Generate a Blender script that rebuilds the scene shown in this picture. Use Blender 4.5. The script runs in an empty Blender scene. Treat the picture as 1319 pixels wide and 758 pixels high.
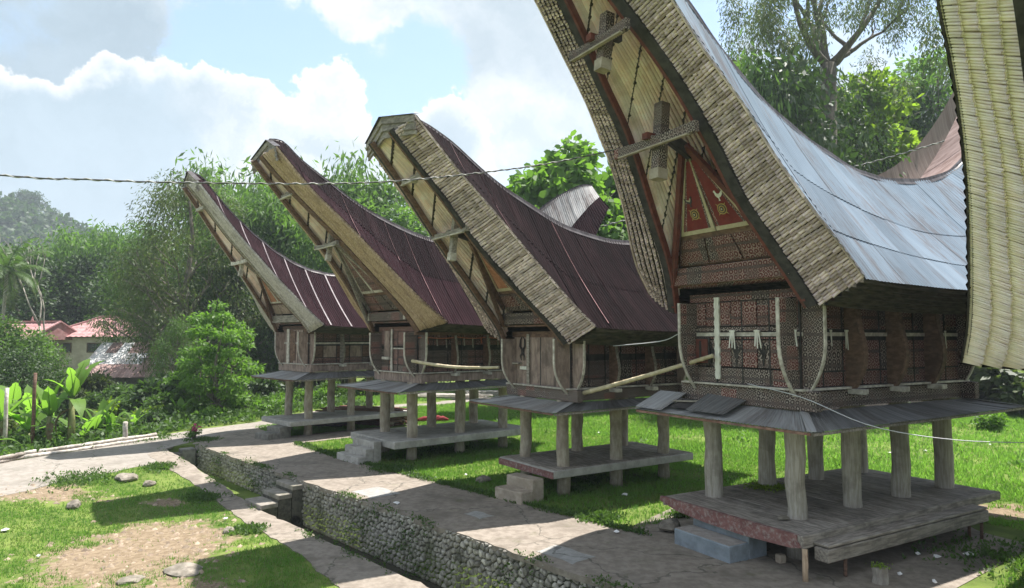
import bpy, math, random
import numpy as np
from mathutils import Vector, Matrix

SC = bpy.context.scene
COL = SC.collection
R = math.radians
rnd = random.Random(7)

# ------------------------------------------------------------------ camera
cam_d = bpy.data.cameras.new("camera")
cam_d.lens = 23.91
cam_d.sensor_width = 36.0
cam_d.clip_start = 0.05
cam_d.clip_end = 4000
cam = bpy.data.objects.new("camera", cam_d)
COL.objects.link(cam)
cam.location = (0, 0, 4.5)
cam.rotation_euler = (R(90 + 3.65), 0, 0)
SC.camera = cam

# ------------------------------------------------------------------ sun, sky, exposure
SUN_AZ, SUN_EL = 46.0, 68.0            # azimuth clockwise from the +Y axis
sun_d = bpy.data.lights.new("sun", 'SUN')
sun_d.energy = 5.0
sun_d.angle = R(0.55)
sun_d.color = (1.0, 0.965, 0.91)
sun = bpy.data.objects.new("sun", sun_d)
COL.objects.link(sun)
sdir = Vector((math.sin(R(SUN_AZ)) * math.cos(R(SUN_EL)), math.cos(R(SUN_AZ)) * math.cos(R(SUN_EL)), math.sin(R(SUN_EL))))
sun.rotation_euler = sdir.to_track_quat('Z', 'Y').to_euler()
sun.location = sdir * 60

SC.view_settings.view_transform = 'Standard'
SC.view_settings.look = 'None'
SC.view_settings.exposure = 1.22
SC.view_settings.gamma = 1.0
SC.view_settings.use_curve_mapping = False
SC.cycles.use_adaptive_sampling = True
SC.cycles.max_bounces = 8
SC.cycles.diffuse_bounces = 5
SC.cycles.glossy_bounces = 2
SC.cycles.transmission_bounces = 3
SC.cycles.transparent_max_bounces = 4
SC.cycles.use_denoising = True

world = bpy.data.worlds.new("World")
SC.world = world
world.use_nodes = True
wt = world.node_tree
wt.nodes.clear()

def nd(nt, typ, ins=None, **props):
    n = nt.nodes.new(typ)
    for k, v in props.items():
        setattr(n, k, v)
    if ins:
        for k, v in ins.items():
            s = n.inputs[k]
            if isinstance(v, bpy.types.NodeSocket):
                nt.links.new(v, s)
            else:
                s.default_value = v
    return n

def mth(nt, op, a, b=None, c=None, clamp=False):
    ins = {0: a}
    if b is not None: ins[1] = b
    if c is not None: ins[2] = c
    return nd(nt, 'ShaderNodeMath', ins, operation=op, use_clamp=clamp).outputs[0]

def vmth(nt, op, a, b=None):
    ins = {0: a}
    if b is not None: ins[1] = b
    n = nd(nt, 'ShaderNodeVectorMath', ins, operation=op)
    return n.outputs['Value'] if op in ('LENGTH', 'DOT_PRODUCT', 'DISTANCE') else n.outputs['Vector']

def ramp(nt, fac, stops):
    n = nd(nt, 'ShaderNodeValToRGB', {'Fac': fac})
    e = n.color_ramp.elements
    while len(e) < len(stops): e.new(0.5)
    for el, (p, c) in zip(e, stops):
        el.position = p
        el.color = tuple(c) + ((1,) if len(c) == 3 else ()) if not isinstance(c, (int, float)) else (c, c, c, 1)
    return n.outputs['Color']

def sstep(nt, x, a, b):
    n = nd(nt, 'ShaderNodeMapRange', {'Value': x, 'From Min': a, 'From Max': b, 'To Min': 0.0, 'To Max': 1.0},
           interpolation_type='SMOOTHSTEP')
    return n.outputs['Result']

def noise(nt, vec, scale, detail=4, rough=0.55, dist=0.0):
    n = nd(nt, 'ShaderNodeTexNoise', {'Vector': vec, 'Scale': scale, 'Detail': detail, 'Roughness': rough, 'Distortion': dist})
    return n.outputs['Fac']

def mixc(nt, fac, a, b, blend='MIX'):
    n = nt.nodes.new('ShaderNodeMix')
    n.data_type = 'RGBA'; n.blend_type = blend
    for idx, v in ((0, fac), (6, a), (7, b)):
        if isinstance(v, bpy.types.NodeSocket): nt.links.new(v, n.inputs[idx])
        elif idx == 0: n.inputs[0].default_value = v
        else: n.inputs[idx].default_value = tuple(v) + ((1,) if len(v) == 3 else ())
    return n.outputs[2]

def build_sky(nt):
    sky = nd(nt, 'ShaderNodeTexSky', sky_type='NISHITA', sun_disc=False)
    sky.sun_elevation = R(SUN_EL); sky.sun_rotation = R(SUN_AZ)
    sky.altitude = 800; sky.air_density = 1.0; sky.dust_density = 1.2; sky.ozone_density = 1.0
    bg1 = nd(nt, 'ShaderNodeBackground', {'Color': sky.outputs[0], 'Strength': 0.12})
    tc = nd(nt, 'ShaderNodeTexCoord')
    d = vmth(nt, 'NORMALIZE', tc.outputs['Generated'])
    warp = nd(nt, 'ShaderNodeTexNoise', {'Vector': d, 'Scale': 9.0, 'Detail': 5.0, 'Roughness': 0.6})
    wv = vmth(nt, 'SUBTRACT', warp.outputs['Color'], (0.5, 0.5, 0.5))
    wsc = nd(nt, 'ShaderNodeVectorMath', {0: wv, 'Scale': 0.10}, operation='SCALE').outputs['Vector']
    warp2 = nd(nt, 'ShaderNodeTexNoise', {'Vector': d, 'Scale': 34.0, 'Detail': 6.0, 'Roughness': 0.65})
    wv2 = nd(nt, 'ShaderNodeVectorMath', {0: vmth(nt, 'SUBTRACT', warp2.outputs['Color'], (0.5, 0.5, 0.5)), 'Scale': 0.042}, operation='SCALE').outputs['Vector']
    dw = vmth(nt, 'ADD', vmth(nt, 'ADD', d, wsc), wv2)
    # broad layer of cloud over the whole sky
    f1 = noise(nt, d, 2.3, 7, 0.58, 0.3)
    f2 = noise(nt, vmth(nt, 'ADD', d, (3.1, 1.7, 0.4)), 6.0, 8, 0.6, 0.2)
    dens = mth(nt, 'ADD', mth(nt, 'MULTIPLY', f1, 1.0), mth(nt, 'MULTIPLY', mth(nt, 'SUBTRACT', f2, 0.5), 0.5))
    dens = mth(nt, 'SUBTRACT', dens, 0.31)
    def pxdir(u, v):
        a = Vector(((u - 659.5) / 876.0, 1.0, (435 - v) / 876.0)).normalized()
        return tuple(a)
    # openings of blue (direction, radius, depth)
    for (u, v, r, amt) in [(330, 95, .15, .60), (250, 70, .09, .40), (400, 80, .10, .40), (480, 105, .09, .45), (560, 92, .08, .45), (385, 135, .07, .4),
                           (1040, -250, .5, .16), (-300, -300, .5, .16), (900, 15, .06, .10), (710, 75, .035, .06)]:
        q = vmth(nt, 'DISTANCE', dw, pxdir(u, v))
        g = sstep(nt, q, r, 0.0)
        dens = mth(nt, 'SUBTRACT', dens, mth(nt, 'MULTIPLY', g, amt * 1.5))
    for (u, v, r, amt) in [(60, 40, .26, .30), (440, 15, .16, .22), (700, 30, .25, .25), (620, 130, .12, .25)]:
        q = vmth(nt, 'DISTANCE', dw, pxdir(u, v))
        dens = mth(nt, 'ADD', dens, mth(nt, 'MULTIPLY', sstep(nt, q, r, 0.0), amt))
    # heaped clouds with crisp tops
    heap = None
    for (u, v, r) in [(424, 118, .048), (424, 150, .052), (424, 195, .062), (250, 128, .060), (195, 120, .055), (310, 150, .062), (360, 170, .045),
                      (150, 140, .06), (250, 190, .10), (370, 225, .09), (60, 230, .12), (170, 215, .12), (570, 180, .07), (520, 240, .08)]:
        q = vmth(nt, 'DISTANCE', dw, pxdir(u, v))
        s = mth(nt, 'SUBTRACT', r, q)
        heap = s if heap is None else nd(nt, 'ShaderNodeMath', {0: heap, 1: s, 2: 0.02}, operation='SMOOTH_MAX').outputs[0]
    heap_a = sstep(nt, heap, -0.002, 0.004)
    thick = sstep(nt, heap, 0.0, 0.032)
    dens = mth(nt, 'ADD', dens, mth(nt, 'MULTIPLY', mth(nt, 'SUBTRACT', noise(nt, d, 14.0, 8, .6, .3), .5), .35))
    layer_a = sstep(nt, dens, -0.06, 0.26)
    # backlit cloud: thin edges bright, thick cores blue grey
    shade = noise(nt, d, 3.6, 5, 0.55, 0.4)
    dark = sstep(nt, shade, 0.42, 0.72)
    for (u, v, r, amt) in [(40, 140, .24, .85), (110, 215, .15, .5), (220, 215, .10, .35), (40, 10, .30, .55), (150, 30, .18, .3), (640, 120, .30, -.25), (760, 60, .3, -.2), (560, 230, .12, .3), (430, 210, .10, .25)]:
        q = vmth(nt, 'DISTANCE', dw, pxdir(u, v))
        dark = mth(nt, 'ADD', dark, mth(nt, 'MULTIPLY', sstep(nt, q, r, 0.0), amt))
    dark = nd(nt, 'ShaderNodeClamp', {'Value': dark}).outputs[0]
    fine = noise(nt, vmth(nt, 'ADD', dw, (1.3, .2, 5.0)), 7.5, 9, 0.62, 0.25)
    puff = sstep(nt, fine, 0.36, 0.66)
    lay_c = mixc(nt, dark, mixc(nt, puff, (0.64, 0.66, 0.67), (0.44, 0.50, 0.545)), mixc(nt, puff, (0.31, 0.39, 0.455), (0.25, 0.325, 0.385)))
    heap_c = mixc(nt, thick, (0.68, 0.69, 0.70), mixc(nt, dark, mixc(nt, sstep(nt, fine, 0.40, 0.60), (0.64, 0.66, 0.675), (0.42, 0.485, 0.535)), mixc(nt, puff, (0.36, 0.45, 0.52), (0.30, 0.385, 0.45))))
    veil = mixc(nt, layer_a, (0.33, 0.50, 0.62), lay_c)
    cc = mixc(nt, heap_a, veil, heap_c)
    alpha = mth(nt, 'MAXIMUM', mth(nt, 'MAXIMUM', heap_a, layer_a), 0.22)       # a thin milky veil everywhere
    bg2 = nd(nt, 'ShaderNodeBackground', {'Color': cc, 'Strength': 0.70})
    mx = nd(nt, 'ShaderNodeMixShader', {0: alpha, 1: bg1.outputs[0], 2: bg2.outputs[0]})
    out = nd(nt, 'ShaderNodeOutputWorld', {'Surface': mx.outputs[0]})
build_sky(wt)

# ------------------------------------------------------------------ materials
def new_mat(name):
    m = bpy.data.materials.new(name)
    m.use_nodes = True
    nt = m.node_tree
    nt.nodes.clear()
    out = nd(nt, 'ShaderNodeOutputMaterial')
    b = nd(nt, 'ShaderNodeBsdfPrincipled')
    nt.links.new(b.outputs[0], out.inputs['Surface'])
    return m, nt, b, out

def obvec(nt, scale=(1, 1, 1), uv=False, rand=True):
    tc = nd(nt, 'ShaderNodeTexCoord')
    v = tc.outputs['UV' if uv else 'Object']
    if rand:
        oi = nd(nt, 'ShaderNodeObjectInfo')
        off = nd(nt, 'ShaderNodeCombineXYZ', {0: mth(nt, 'MULTIPLY', oi.outputs['Random'], 31.0), 1: mth(nt, 'MULTIPLY', oi.outputs['Random'], 17.0)}).outputs[0]
        v = vmth(nt, 'ADD', v, off)
    return vmth(nt, 'MULTIPLY', v, scale)

def wmat(name, c1, c2, scale=(6, 6, 6), rough=0.8, bump=0.3, bdist=0.01, dirt=None, damt=0.5, dscale=1.3, isl=0.0, uv=False, detail=5,
         lo=0.35, hi=0.65, objr=0.0, metal=0.0, spec=0.3, rand=True, isl2=None):
    """weathered surface: streaky two-tone noise, patches of a third colour, per-piece variation"""
    m, nt, b, out = new_mat(name)
    v = obvec(nt, scale, uv, rand)
    f = noise(nt, v, 1.0, detail, 0.62)
    col = mixc(nt, sstep(nt, f, lo, hi), c1, c2)
    if dirt:
        v2 = obvec(nt, (dscale,) * 3, uv, rand)
        g = noise(nt, v2, 1.0, 6, 0.65, 0.3)
        col = mixc(nt, mth(nt, 'MULTIPLY', sstep(nt, g, 0.46, 0.68), damt), col, dirt)
    if isl > 0:
        geo = nd(nt, 'ShaderNodeNewGeometry')
        r = geo.outputs['Random Per Island']
        k = mth(nt, 'ADD', mth(nt, 'MULTIPLY', r, 2 * isl), 1 - isl)
        kk = nd(nt, 'ShaderNodeCombineColor', {0: k, 1: k, 2: k}).outputs[0]
        col = mixc(nt, 1.0, col, kk, 'MULTIPLY')
        if isl2:
            col = mixc(nt, sstep(nt, mth(nt, 'FRACT', mth(nt, 'MULTIPLY', r, 7.13)), 0.6, 1.0), col, isl2)
    if objr > 0:
        oi = nd(nt, 'ShaderNodeObjectInfo')
        k = mth(nt, 'ADD', mth(nt, 'MULTIPLY', oi.outputs['Random'], 2 * objr), 1 - objr)
        kk = nd(nt, 'ShaderNodeCombineColor', {0: k, 1: k, 2: k}).outputs[0]
        col = mixc(nt, 1.0, col, kk, 'MULTIPLY')
    nt.links.new(col, b.inputs['Base Color'])
    b.inputs['Roughness'].default_value = rough
    b.inputs['Metallic'].default_value = metal
    b.inputs['Specular IOR Level'].default_value = spec
    if bump:
        bp = nd(nt, 'ShaderNodeBump', {'Height': f, 'Strength': bump, 'Distance': bdist})
        nt.links.new(bp.outputs[0], b.inputs['Normal'])
    return m

MAT = {}
MAT['post'] = wmat('post_trunk', (0.312, 0.275, 0.231), (0.463, 0.419, 0.369), (22, 22, 2.2), .85, .4, .008, (.15, .13, .11), .45, 1.6)
MAT['post_light'] = wmat('post_cement', (0.288, 0.24, 0.186), (0.432, 0.372, 0.3), (9, 9, 3), .85, .3, .008, (.15, .12, .09), .4, 2.0)
MAT['wood'] = wmat('weathered_wood', (0.189, 0.16, 0.138), (0.377, 0.334, 0.29), (3, 22, 22), .85, .45, .006, (.08, .07, .06), .5, 2.0, objr=.18)
MAT['wood_y'] = wmat('weathered_wood_along', (0.189, 0.16, 0.138), (0.362, 0.319, 0.275), (22, 2.5, 22), .85, .45, .006, (.08, .07, .06), .5, 2.0, objr=.18)
MAT['wood_pale'] = wmat('bleached_wood', (0.425, 0.375, 0.325), (0.65, 0.6, 0.537), (8, 8, 8), .85, .4, .006, (.2, .17, .14), .5, 3, objr=.1)
MAT['wood_dark'] = wmat('black_wood', (.022, .020, .019), (.055, .048, .044), (6, 6, 6), .75, .4, .006, (.09, .08, .075), .4, 2)
MAT['wood_brown'] = wmat('brown_wood', (0.107, 0.0616, 0.0437), (0.202, 0.118, 0.0819), (6, 6, 14), .8, .4, .006, (.06, .045, .04), .5, 2, objr=.15)
MAT['red'] = wmat('red_ochre_wood', (.11, .032, .024), (.18, .055, .040), (6, 6, 6), .85, .3, .005, (.075, .05, .042), .6, 3)
MAT['red_faded'] = wmat('faded_red_board', (0.195, 0.0975, 0.0715), (0.325, 0.195, 0.15), (6, 6, 6), .85, .3, .005, (.12, .10, .085), .6, 2.5)
MAT['red_floor'] = wmat('chipped_red_paint', (.165, .075, .07), (.24, .115, .105), (5, 5, 9), .85, .3, .004, (.34, .29, .265), .75, 12)
MAT['bamboo'] = wmat('grey_bamboo', (.60, .47, .455), (.86, .70, .68), (5, 5, 5), .8, .2, .004, (.32, .245, .22), .68, 1.1, isl=.27, isl2=(.42, .32, .28))
MAT['bamboo_green'] = wmat('pale_cream_bamboo', (.88, .75, .65), (.94, .84, .76), (5, 5, 5), .7, .2, .004, (.58, .52, .40), .4, 1.6, isl=.09)
MAT['bamboo_yellow'] = wmat('yellow_bamboo', (.33, .225, .145), (.54, .40, .28), (30, 30, 3), .75, .2, .004, (.18, .115, .075), .6, 1.6, isl=.24)
MAT['bamboo_silver'] = wmat('silver_bamboo', (.36, .32, .30), (.60, .545, .52), (30, 30, 3), .75, .2, .004, (.18, .15, .135), .6, 1.6, isl=.28)
MAT['soffit'] = wmat('soffit_bamboo', (.86, .645, .595), (.94, .79, .76), (3, 3, 3), .75, .2, .004, (.40, .29, .20), .4, 1.6, isl=.2)
MAT['binding'] = wmat('black_fibre_binding', (.03, .025, .02), (.10, .08, .06), (40, 40, 40), .9, .4, .006)
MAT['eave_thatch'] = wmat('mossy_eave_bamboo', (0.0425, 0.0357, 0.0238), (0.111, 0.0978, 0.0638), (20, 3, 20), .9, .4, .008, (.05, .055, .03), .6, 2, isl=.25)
MAT['concrete'] = wmat('grey_concrete', (0.33, 0.308, 0.281), (0.44, 0.413, 0.38), (4, 4, 4), .85, .25, .006, (.19, .175, .155), .55, 1.3)
MAT['concrete_dark'] = wmat('mossy_concrete', (.16, .15, .13), (.25, .235, .21), (5, 5, 5), .9, .35, .008, (.09, .09, .07), .6, 1.6)
MAT['cement_tan'] = wmat('tan_cement', (.33, .27, .21), (.43, .36, .29), (5, 5, 5), .85, .25, .005, (.22, .18, .14), .5, 2)
MAT['paint_blue'] = wmat('grey_blue_paint', (.19, .22, .25), (.25, .285, .32), (4, 4, 4), .7, .15, .004, (.13, .135, .14), .55, 2.2)
MAT['tread'] = wmat('dusty_tread', (.27, .24, .22), (.36, .33, .30), (5, 5, 5), .85, .2, .004)
MAT['white'] = wmat('dry_white_leaf', (.60, .57, .50), (.74, .71, .65), (12, 12, 4), .75, .2, .003, isl=.1)
MAT['orange_cloth'] = wmat('faded_orange_cord', (.45, .12, .07), (.55, .2, .1), (9, 9, 9), .8, .1)
MAT['rock'] = wmat('field_rock', (0.15, 0.129, 0.105), (0.272, 0.238, 0.197), (5, 5, 5), .9, .6, .02, (.12, .11, .08), .5, 3, objr=.2)
MAT['litter'] = wmat('litter_plastic', (.70, .68, .66), (.82, .80, .79), (9, 9, 9), .5, 0)
MAT['cable'] = wmat('cable_jacket', (.05, .05, .05), (.09, .09, .09), (9, 9, 9), .6, 0)
MAT['wire_white'] = wmat('pale_wire', (.5, .5, .52), (.62, .62, .62), (9, 9, 9), .6, 0)

def tin_mat(name, base, light, rust, rust_amt, rough=.5, metal=0.0, streak=9.0, spec=.14):
    """sheet metal: UV.x runs along the eave, UV.y down the slope, so streaks follow the water"""
    m, nt, b, out = new_mat(name)
    v = obvec(nt, (streak, .7, 1), True, False)
    f = noise(nt, v, 1.0, 6, .6)
    col = mixc(nt, sstep(nt, f, .38, .62), base, light)
    v2 = obvec(nt, (1.6, .45, 1), True, False)
    g = noise(nt, v2, 1.0, 7, .7, .2)
    v3 = obvec(nt, (22, 1.6, 1), True, False)
    g2 = noise(nt, v3, 1.0, 5, .65)
    rm = mth(nt, 'MULTIPLY', sstep(nt, mth(nt, 'ADD', mth(nt, 'MULTIPLY', g, .65), mth(nt, 'MULTIPLY', g2, .35)), .47, .62), rust_amt)
    col = mixc(nt, rm, col, rust)
    oi = nd(nt, 'ShaderNodeObjectInfo')
    k = mth(nt, 'ADD', mth(nt, 'MULTIPLY', oi.outputs['Random'], .34), .83)
    kk = nd(nt, 'ShaderNodeCombineColor', {0: k, 1: k, 2: k}).outputs[0]
    col = mixc(nt, 1.0, col, kk, 'MULTIPLY')
    nt.links.new(col, b.inputs['Base Color'])
    b.inputs['Roughness'].default_value = rough
    b.inputs['Metallic'].default_value = metal
    b.inputs['Specular IOR Level'].default_value = spec
    bp = nd(nt, 'ShaderNodeBump', {'Height': g, 'Strength': .15, 'Distance': .02})
    nt.links.new(bp.outputs[0], b.inputs['Normal'])
    return m

MAT['tin_blue'] = tin_mat('blue_grey_tin', (.165, .21, .258), (.195, .243, .295), (.125, .105, .10), .7, .8, 0.0, 1.6, .05)
MAT['tin_maroon'] = tin_mat('maroon_tin', (.0095, .0066, .0072), (.0155, .0092, .0105), (.032, .018, .020), .55, .85, 0.0, 14.0, .03)
MAT['tin_maroon2'] = tin_mat('bright_maroon_tin', (.017, .0088, .0108), (.026, .0125, .0155), (.045, .023, .027), .55, .85, 0.0, 14.0, .03)
MAT['seam_red'] = wmat('pinkish_sheet_edge', (.10, .04, .045), (.24, .13, .13), (2, 2, 2), .7, 0)
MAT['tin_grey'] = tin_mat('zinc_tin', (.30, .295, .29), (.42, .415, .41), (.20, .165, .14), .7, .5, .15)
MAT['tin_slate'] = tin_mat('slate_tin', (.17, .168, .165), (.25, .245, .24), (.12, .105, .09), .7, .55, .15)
MAT['tin_glint'] = tin_mat('sun_glint_tin', (.34, .32, .31), (.50, .48, .47), (.16, .12, .11), .8, .5, .1, 14.0)  # sun glint on the upswept back sheets, put into the base colour
MAT['tin_rust'] = tin_mat('rusty_pink_tin', (.21, .145, .13), (.29, .21, .19), (.14, .085, .068), .8, .7)
MAT['tin_seam'] = wmat('pale_flashing', (.16, .13, .135), (.25, .21, .215), (3, 3, 3), .6, 0)
MAT['ridge_tin'] = tin_mat('ridge_cap_tin', (.05, .045, .046), (.10, .09, .092), (.04, .028, .028), .7, .45, .3)

def carved(name, red_amt=.5, tone=1.0, cell=.085):
    """Toraja carving: cells of rings and lozenges in red, black and bone, in UV metres"""
    m, nt, b, out = new_mat(name)
    tc = nd(nt, 'ShaderNodeTexCoord')
    uv = tc.outputs['UV']
    wz = nd(nt, 'ShaderNodeTexNoise', {'Vector': uv, 'Scale': 5.0, 'Detail': 3.0})
    uv = vmth(nt, 'ADD', uv, nd(nt, 'ShaderNodeVectorMath', {0: vmth(nt, 'SUBTRACT', wz.outputs['Color'], (.5, .5, .5)), 'Scale': cell * .55}, operation='SCALE').outputs['Vector'])
    s = vmth(nt, 'MULTIPLY', uv, (1 / cell, 1 / cell, 0))
    fr = vmth(nt, 'SUBTRACT', vmth(nt, 'FRACTION', s), (.5, .5, 0))
    r = vmth(nt, 'LENGTH', fr)
    ring = mth(nt, 'SINE', mth(nt, 'MULTIPLY', r, 15.0))
    sp = nd(nt, 'ShaderNodeSeparateXYZ', {0: fr})
    ax = mth(nt, 'ABSOLUTE', sp.outputs[0]); ay = mth(nt, 'ABSOLUTE', sp.outputs[1])
    loz = mth(nt, 'SINE', mth(nt, 'MULTIPLY', mth(nt, 'ADD', ax, ay), 14.0))
    big = vmth(nt, 'FLOOR', vmth(nt, 'MULTIPLY', uv, (1 / (cell * 3.6), 1 / (cell * 4.0), 0)))
    wn = nd(nt, 'ShaderNodeTexWhiteNoise', {'Vector': big}, noise_dimensions='3D')
    pick = mth(nt, 'GREATER_THAN', wn.outputs['Value'], .5)
    pat = mth(nt, 'ADD', mth(nt, 'MULTIPLY', ring, pick), mth(nt, 'MULTIPLY', loz, mth(nt, 'SUBTRACT', 1.0, pick)))
    line = sstep(nt, pat, .35, .75)
    wn2 = nd(nt, 'ShaderNodeTexWhiteNoise', {'Vector': vmth(nt, 'ADD', big, (5, 9, 2))}, noise_dimensions='3D')
    isred = mth(nt, 'LESS_THAN', wn2.outputs['Value'], red_amt)
    t = tone
    ground = mixc(nt, isred, (.035 * t, .028 * t, .026 * t), (.19 * t, .034 * t, .028 * t))
    deep = mixc(nt, sstep(nt, pat, -.5, -.8), ground, (.018, .015, .014))
    col = mixc(nt, line, deep, (.27 * t, .225 * t, .195 * t))
    # band borders
    fy = mth(nt, 'FRACT', mth(nt, 'MULTIPLY', nd(nt, 'ShaderNodeSeparateXYZ', {0: uv}).outputs[1], 1 / (cell * 4.0)))
    bd = mth(nt, 'LESS_THAN', mth(nt, 'ABSOLUTE', mth(nt, 'SUBTRACT', fy, .5)), .06)
    col = mixc(nt, mth(nt, 'MULTIPLY', bd, .8), col, (.05 * t, .042 * t, .04 * t))
    ov = obvec(nt, (4, 4, 4), False, True)
    w = noise(nt, ov, 1.0, 6, .65)
    col = mixc(nt, mth(nt, 'ADD', .15, mth(nt, 'MULTIPLY', sstep(nt, w, .44, .64), .55)), col, (.105 * t, .070 * t, .060 * t))
    nt.links.new(col, b.inputs['Base Color'])
    b.inputs['Roughness'].default_value = .8
    b.inputs['Specular IOR Level'].default_value = .25
    bp = nd(nt, 'ShaderNodeBump', {'Height': pat, 'Strength': .35, 'Distance': .008})
    nt.links.new(bp.outputs[0], b.inputs['Normal'])
    return m
MAT['carved'] = carved('carved_red_panel', 1.0, 1.35, .14)
MAT['carved_dim'] = carved('carved_grey_panel', 0.0, 1.6, .15)
MAT['carved_mix'] = carved('carved_mixed_panel', .4, 1.15, .17)
MAT['carved_grey'] = carved('carved_board_grey', .10, 1.5, .12)
MAT['carved_red'] = carved('carved_board_red', .85, 1.15, .13)
MAT['plain_panel'] = wmat('grey_plank_panel', (0.233, 0.166, 0.141), (0.383, 0.286, 0.243), (9, 9, 2), .85, .4, .006, (.10, .075, .065), .6, 2.2, objr=.12)
MAT['panel_red'] = wmat('rust_red_panel', (.15, .022, .018), (.205, .034, .026), (5, 5, 5), .85, .2, .003, (.095, .032, .026), .55, 5)
MAT['panel_rust'] = wmat('faded_orange_panel', (0.336, 0.14, 0.077), (0.462, 0.21, 0.126), (5, 5, 5), .8, .15, .003, (.16, .08, .05), .5, 4)
MAT['cream'] = wmat('cream_trim', (.42, .35, .23), (.52, .45, .32), (6, 6, 6), .8, .15, .003, (.28, .22, .15), .4, 3)
MAT['gold'] = wmat('gold_ring', (.30, .20, .06), (.40, .28, .10), (8, 8, 8), .7, .1)

def leaf_mat(name, c1, c2, trans=.35, tcol=None, rough=.55, dry=0.0):
    m, nt, b, out = new_mat(name)
    geo = nd(nt, 'ShaderNodeNewGeometry')
    r = geo.outputs['Random Per Island']
    ov = obvec(nt, (.55, .55, .55), False, True)
    f = noise(nt, ov, 1.0, 3, .5)
    mixf = mth(nt, 'ADD', mth(nt, 'MULTIPLY', r, .55), mth(nt, 'MULTIPLY', sstep(nt, f, .35, .65), .45))
    col = mixc(nt, mixf, c1, c2)
    if dry:
        dn = noise(nt, obvec(nt, (.9, .9, .9), False, False), 1.0, 6, .65)
        dm = mth(nt, 'MULTIPLY', mth(nt, 'GREATER_THAN', mth(nt, 'ADD', mth(nt, 'MULTIPLY', sstep(nt, dn, .42, .72), .75), mth(nt, 'MULTIPLY', mth(nt, 'FRACT', mth(nt, 'MULTIPLY', r, 9.7)), .5)), .66), dry)
        col = mixc(nt, dm, col, (.20, .165, .075))
    nt.links.new(col, b.inputs['Base Color'])
    b.inputs['Roughness'].default_value = rough
    b.inputs['Specular IOR Level'].default_value = .35
    tcol = tcol or (c2[0] * 1.6, c2[1] * 1.9, c2[2] * .9)
    tr = nd(nt, 'ShaderNodeBsdfTranslucent', {'Color': tuple(tcol) + (1,)})
    mx = nd(nt, 'ShaderNodeMixShader', {0: trans, 1: b.outputs[0], 2: tr.outputs[0]})
    nt.links.new(mx.outputs[0], out.inputs['Surface'])
    return m
MAT['leaf_dark'] = leaf_mat('leaf_dark_green', (.020, .038, .013), (.048, .085, .024), .28)
MAT['leaf_mid'] = leaf_mat('leaf_mid_green', (.036, .070, .018), (.080, .135, .034), .36)
MAT['leaf_olive'] = leaf_mat('leaf_olive_green', (.040, .058, .020), (.088, .112, .038), .32)
MAT['leaf_bright'] = leaf_mat('leaf_bright_green', (.065, .135, .022), (.125, .215, .040), .44)
MAT['leaf_lime'] = leaf_mat('leaf_lime_green', (0.0936, 0.151, 0.0144), (0.173, 0.238, 0.0288), .52)
MAT['leaf_bamboo'] = leaf_mat('leaf_bamboo_green', (.058, .112, .028), (.115, .190, .050), .42)
MAT['leaf_banana'] = leaf_mat('leaf_banana', (.10, .19, .03), (.17, .28, .055), .55)
MAT['leaf_dry'] = leaf_mat('leaf_dry_brown', (.12, .085, .045), (.20, .15, .09), .25)
MAT['grass'] = leaf_mat('grass_blade', (.070, .145, .030), (.140, .245, .055), .44, dry=.8)
MAT['grass_lawn'] = leaf_mat('lawn_blade', (.095, .185, .040), (.175, .290, .075), .46, dry=.7)
MAT['flower'] = leaf_mat('magenta_petal', (.45, .04, .16), (.6, .09, .25), .3, (.6, .1, .25))
MAT['bark'] = wmat('tree_bark', (.10, .085, .065), (.22, .19, .155), (6, 6, 2), .9, .6, .03, (.06, .065, .04), .5, 1.5)
MAT['bark_pale'] = wmat('pale_bark', (.25, .22, .19), (.42, .39, .34), (6, 6, 2), .9, .5, .02, (.14, .12, .1), .5, 1.5)
MAT['culm'] = wmat('bamboo_culm', (.12, .14, .05), (.22, .22, .09), (6, 6, 2), .6, .2, .01)

# ------------------------------------------------------------------ object helpers
def link(o, parent=None):
    COL.objects.link(o)
    if parent is not None: o.parent = parent
    return o

def tag(o, label=None, cat=None, group=None, kind=None):
    if label: o['label'] = label
    if cat: o['category'] = cat
    if group: o['group'] = group
    if kind: o['kind'] = kind
    return o

def empty(name, loc=(0, 0, 0), rz=0.0, label=None, cat=None, group=None):
    o = bpy.data.objects.new(name, None)
    o.empty_display_size = .3
    o.location = loc; o.rotation_euler = (0, 0, rz)
    link(o)
    return tag(o, label, cat, group)

def place(name, me, parent=None, loc=(0, 0, 0), rot=(0, 0, 0), scale=(1, 1, 1)):
    o = bpy.data.objects.new(name, me)
    o.location = loc; o.rotation_euler = rot; o.scale = scale
    return link(o, parent)

def copy_tree(o, parent=None):
    c = o.copy()
    link(c, parent)
    for ch in [k for k in o.children]:
        copy_tree(ch, c)
    return c

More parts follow.
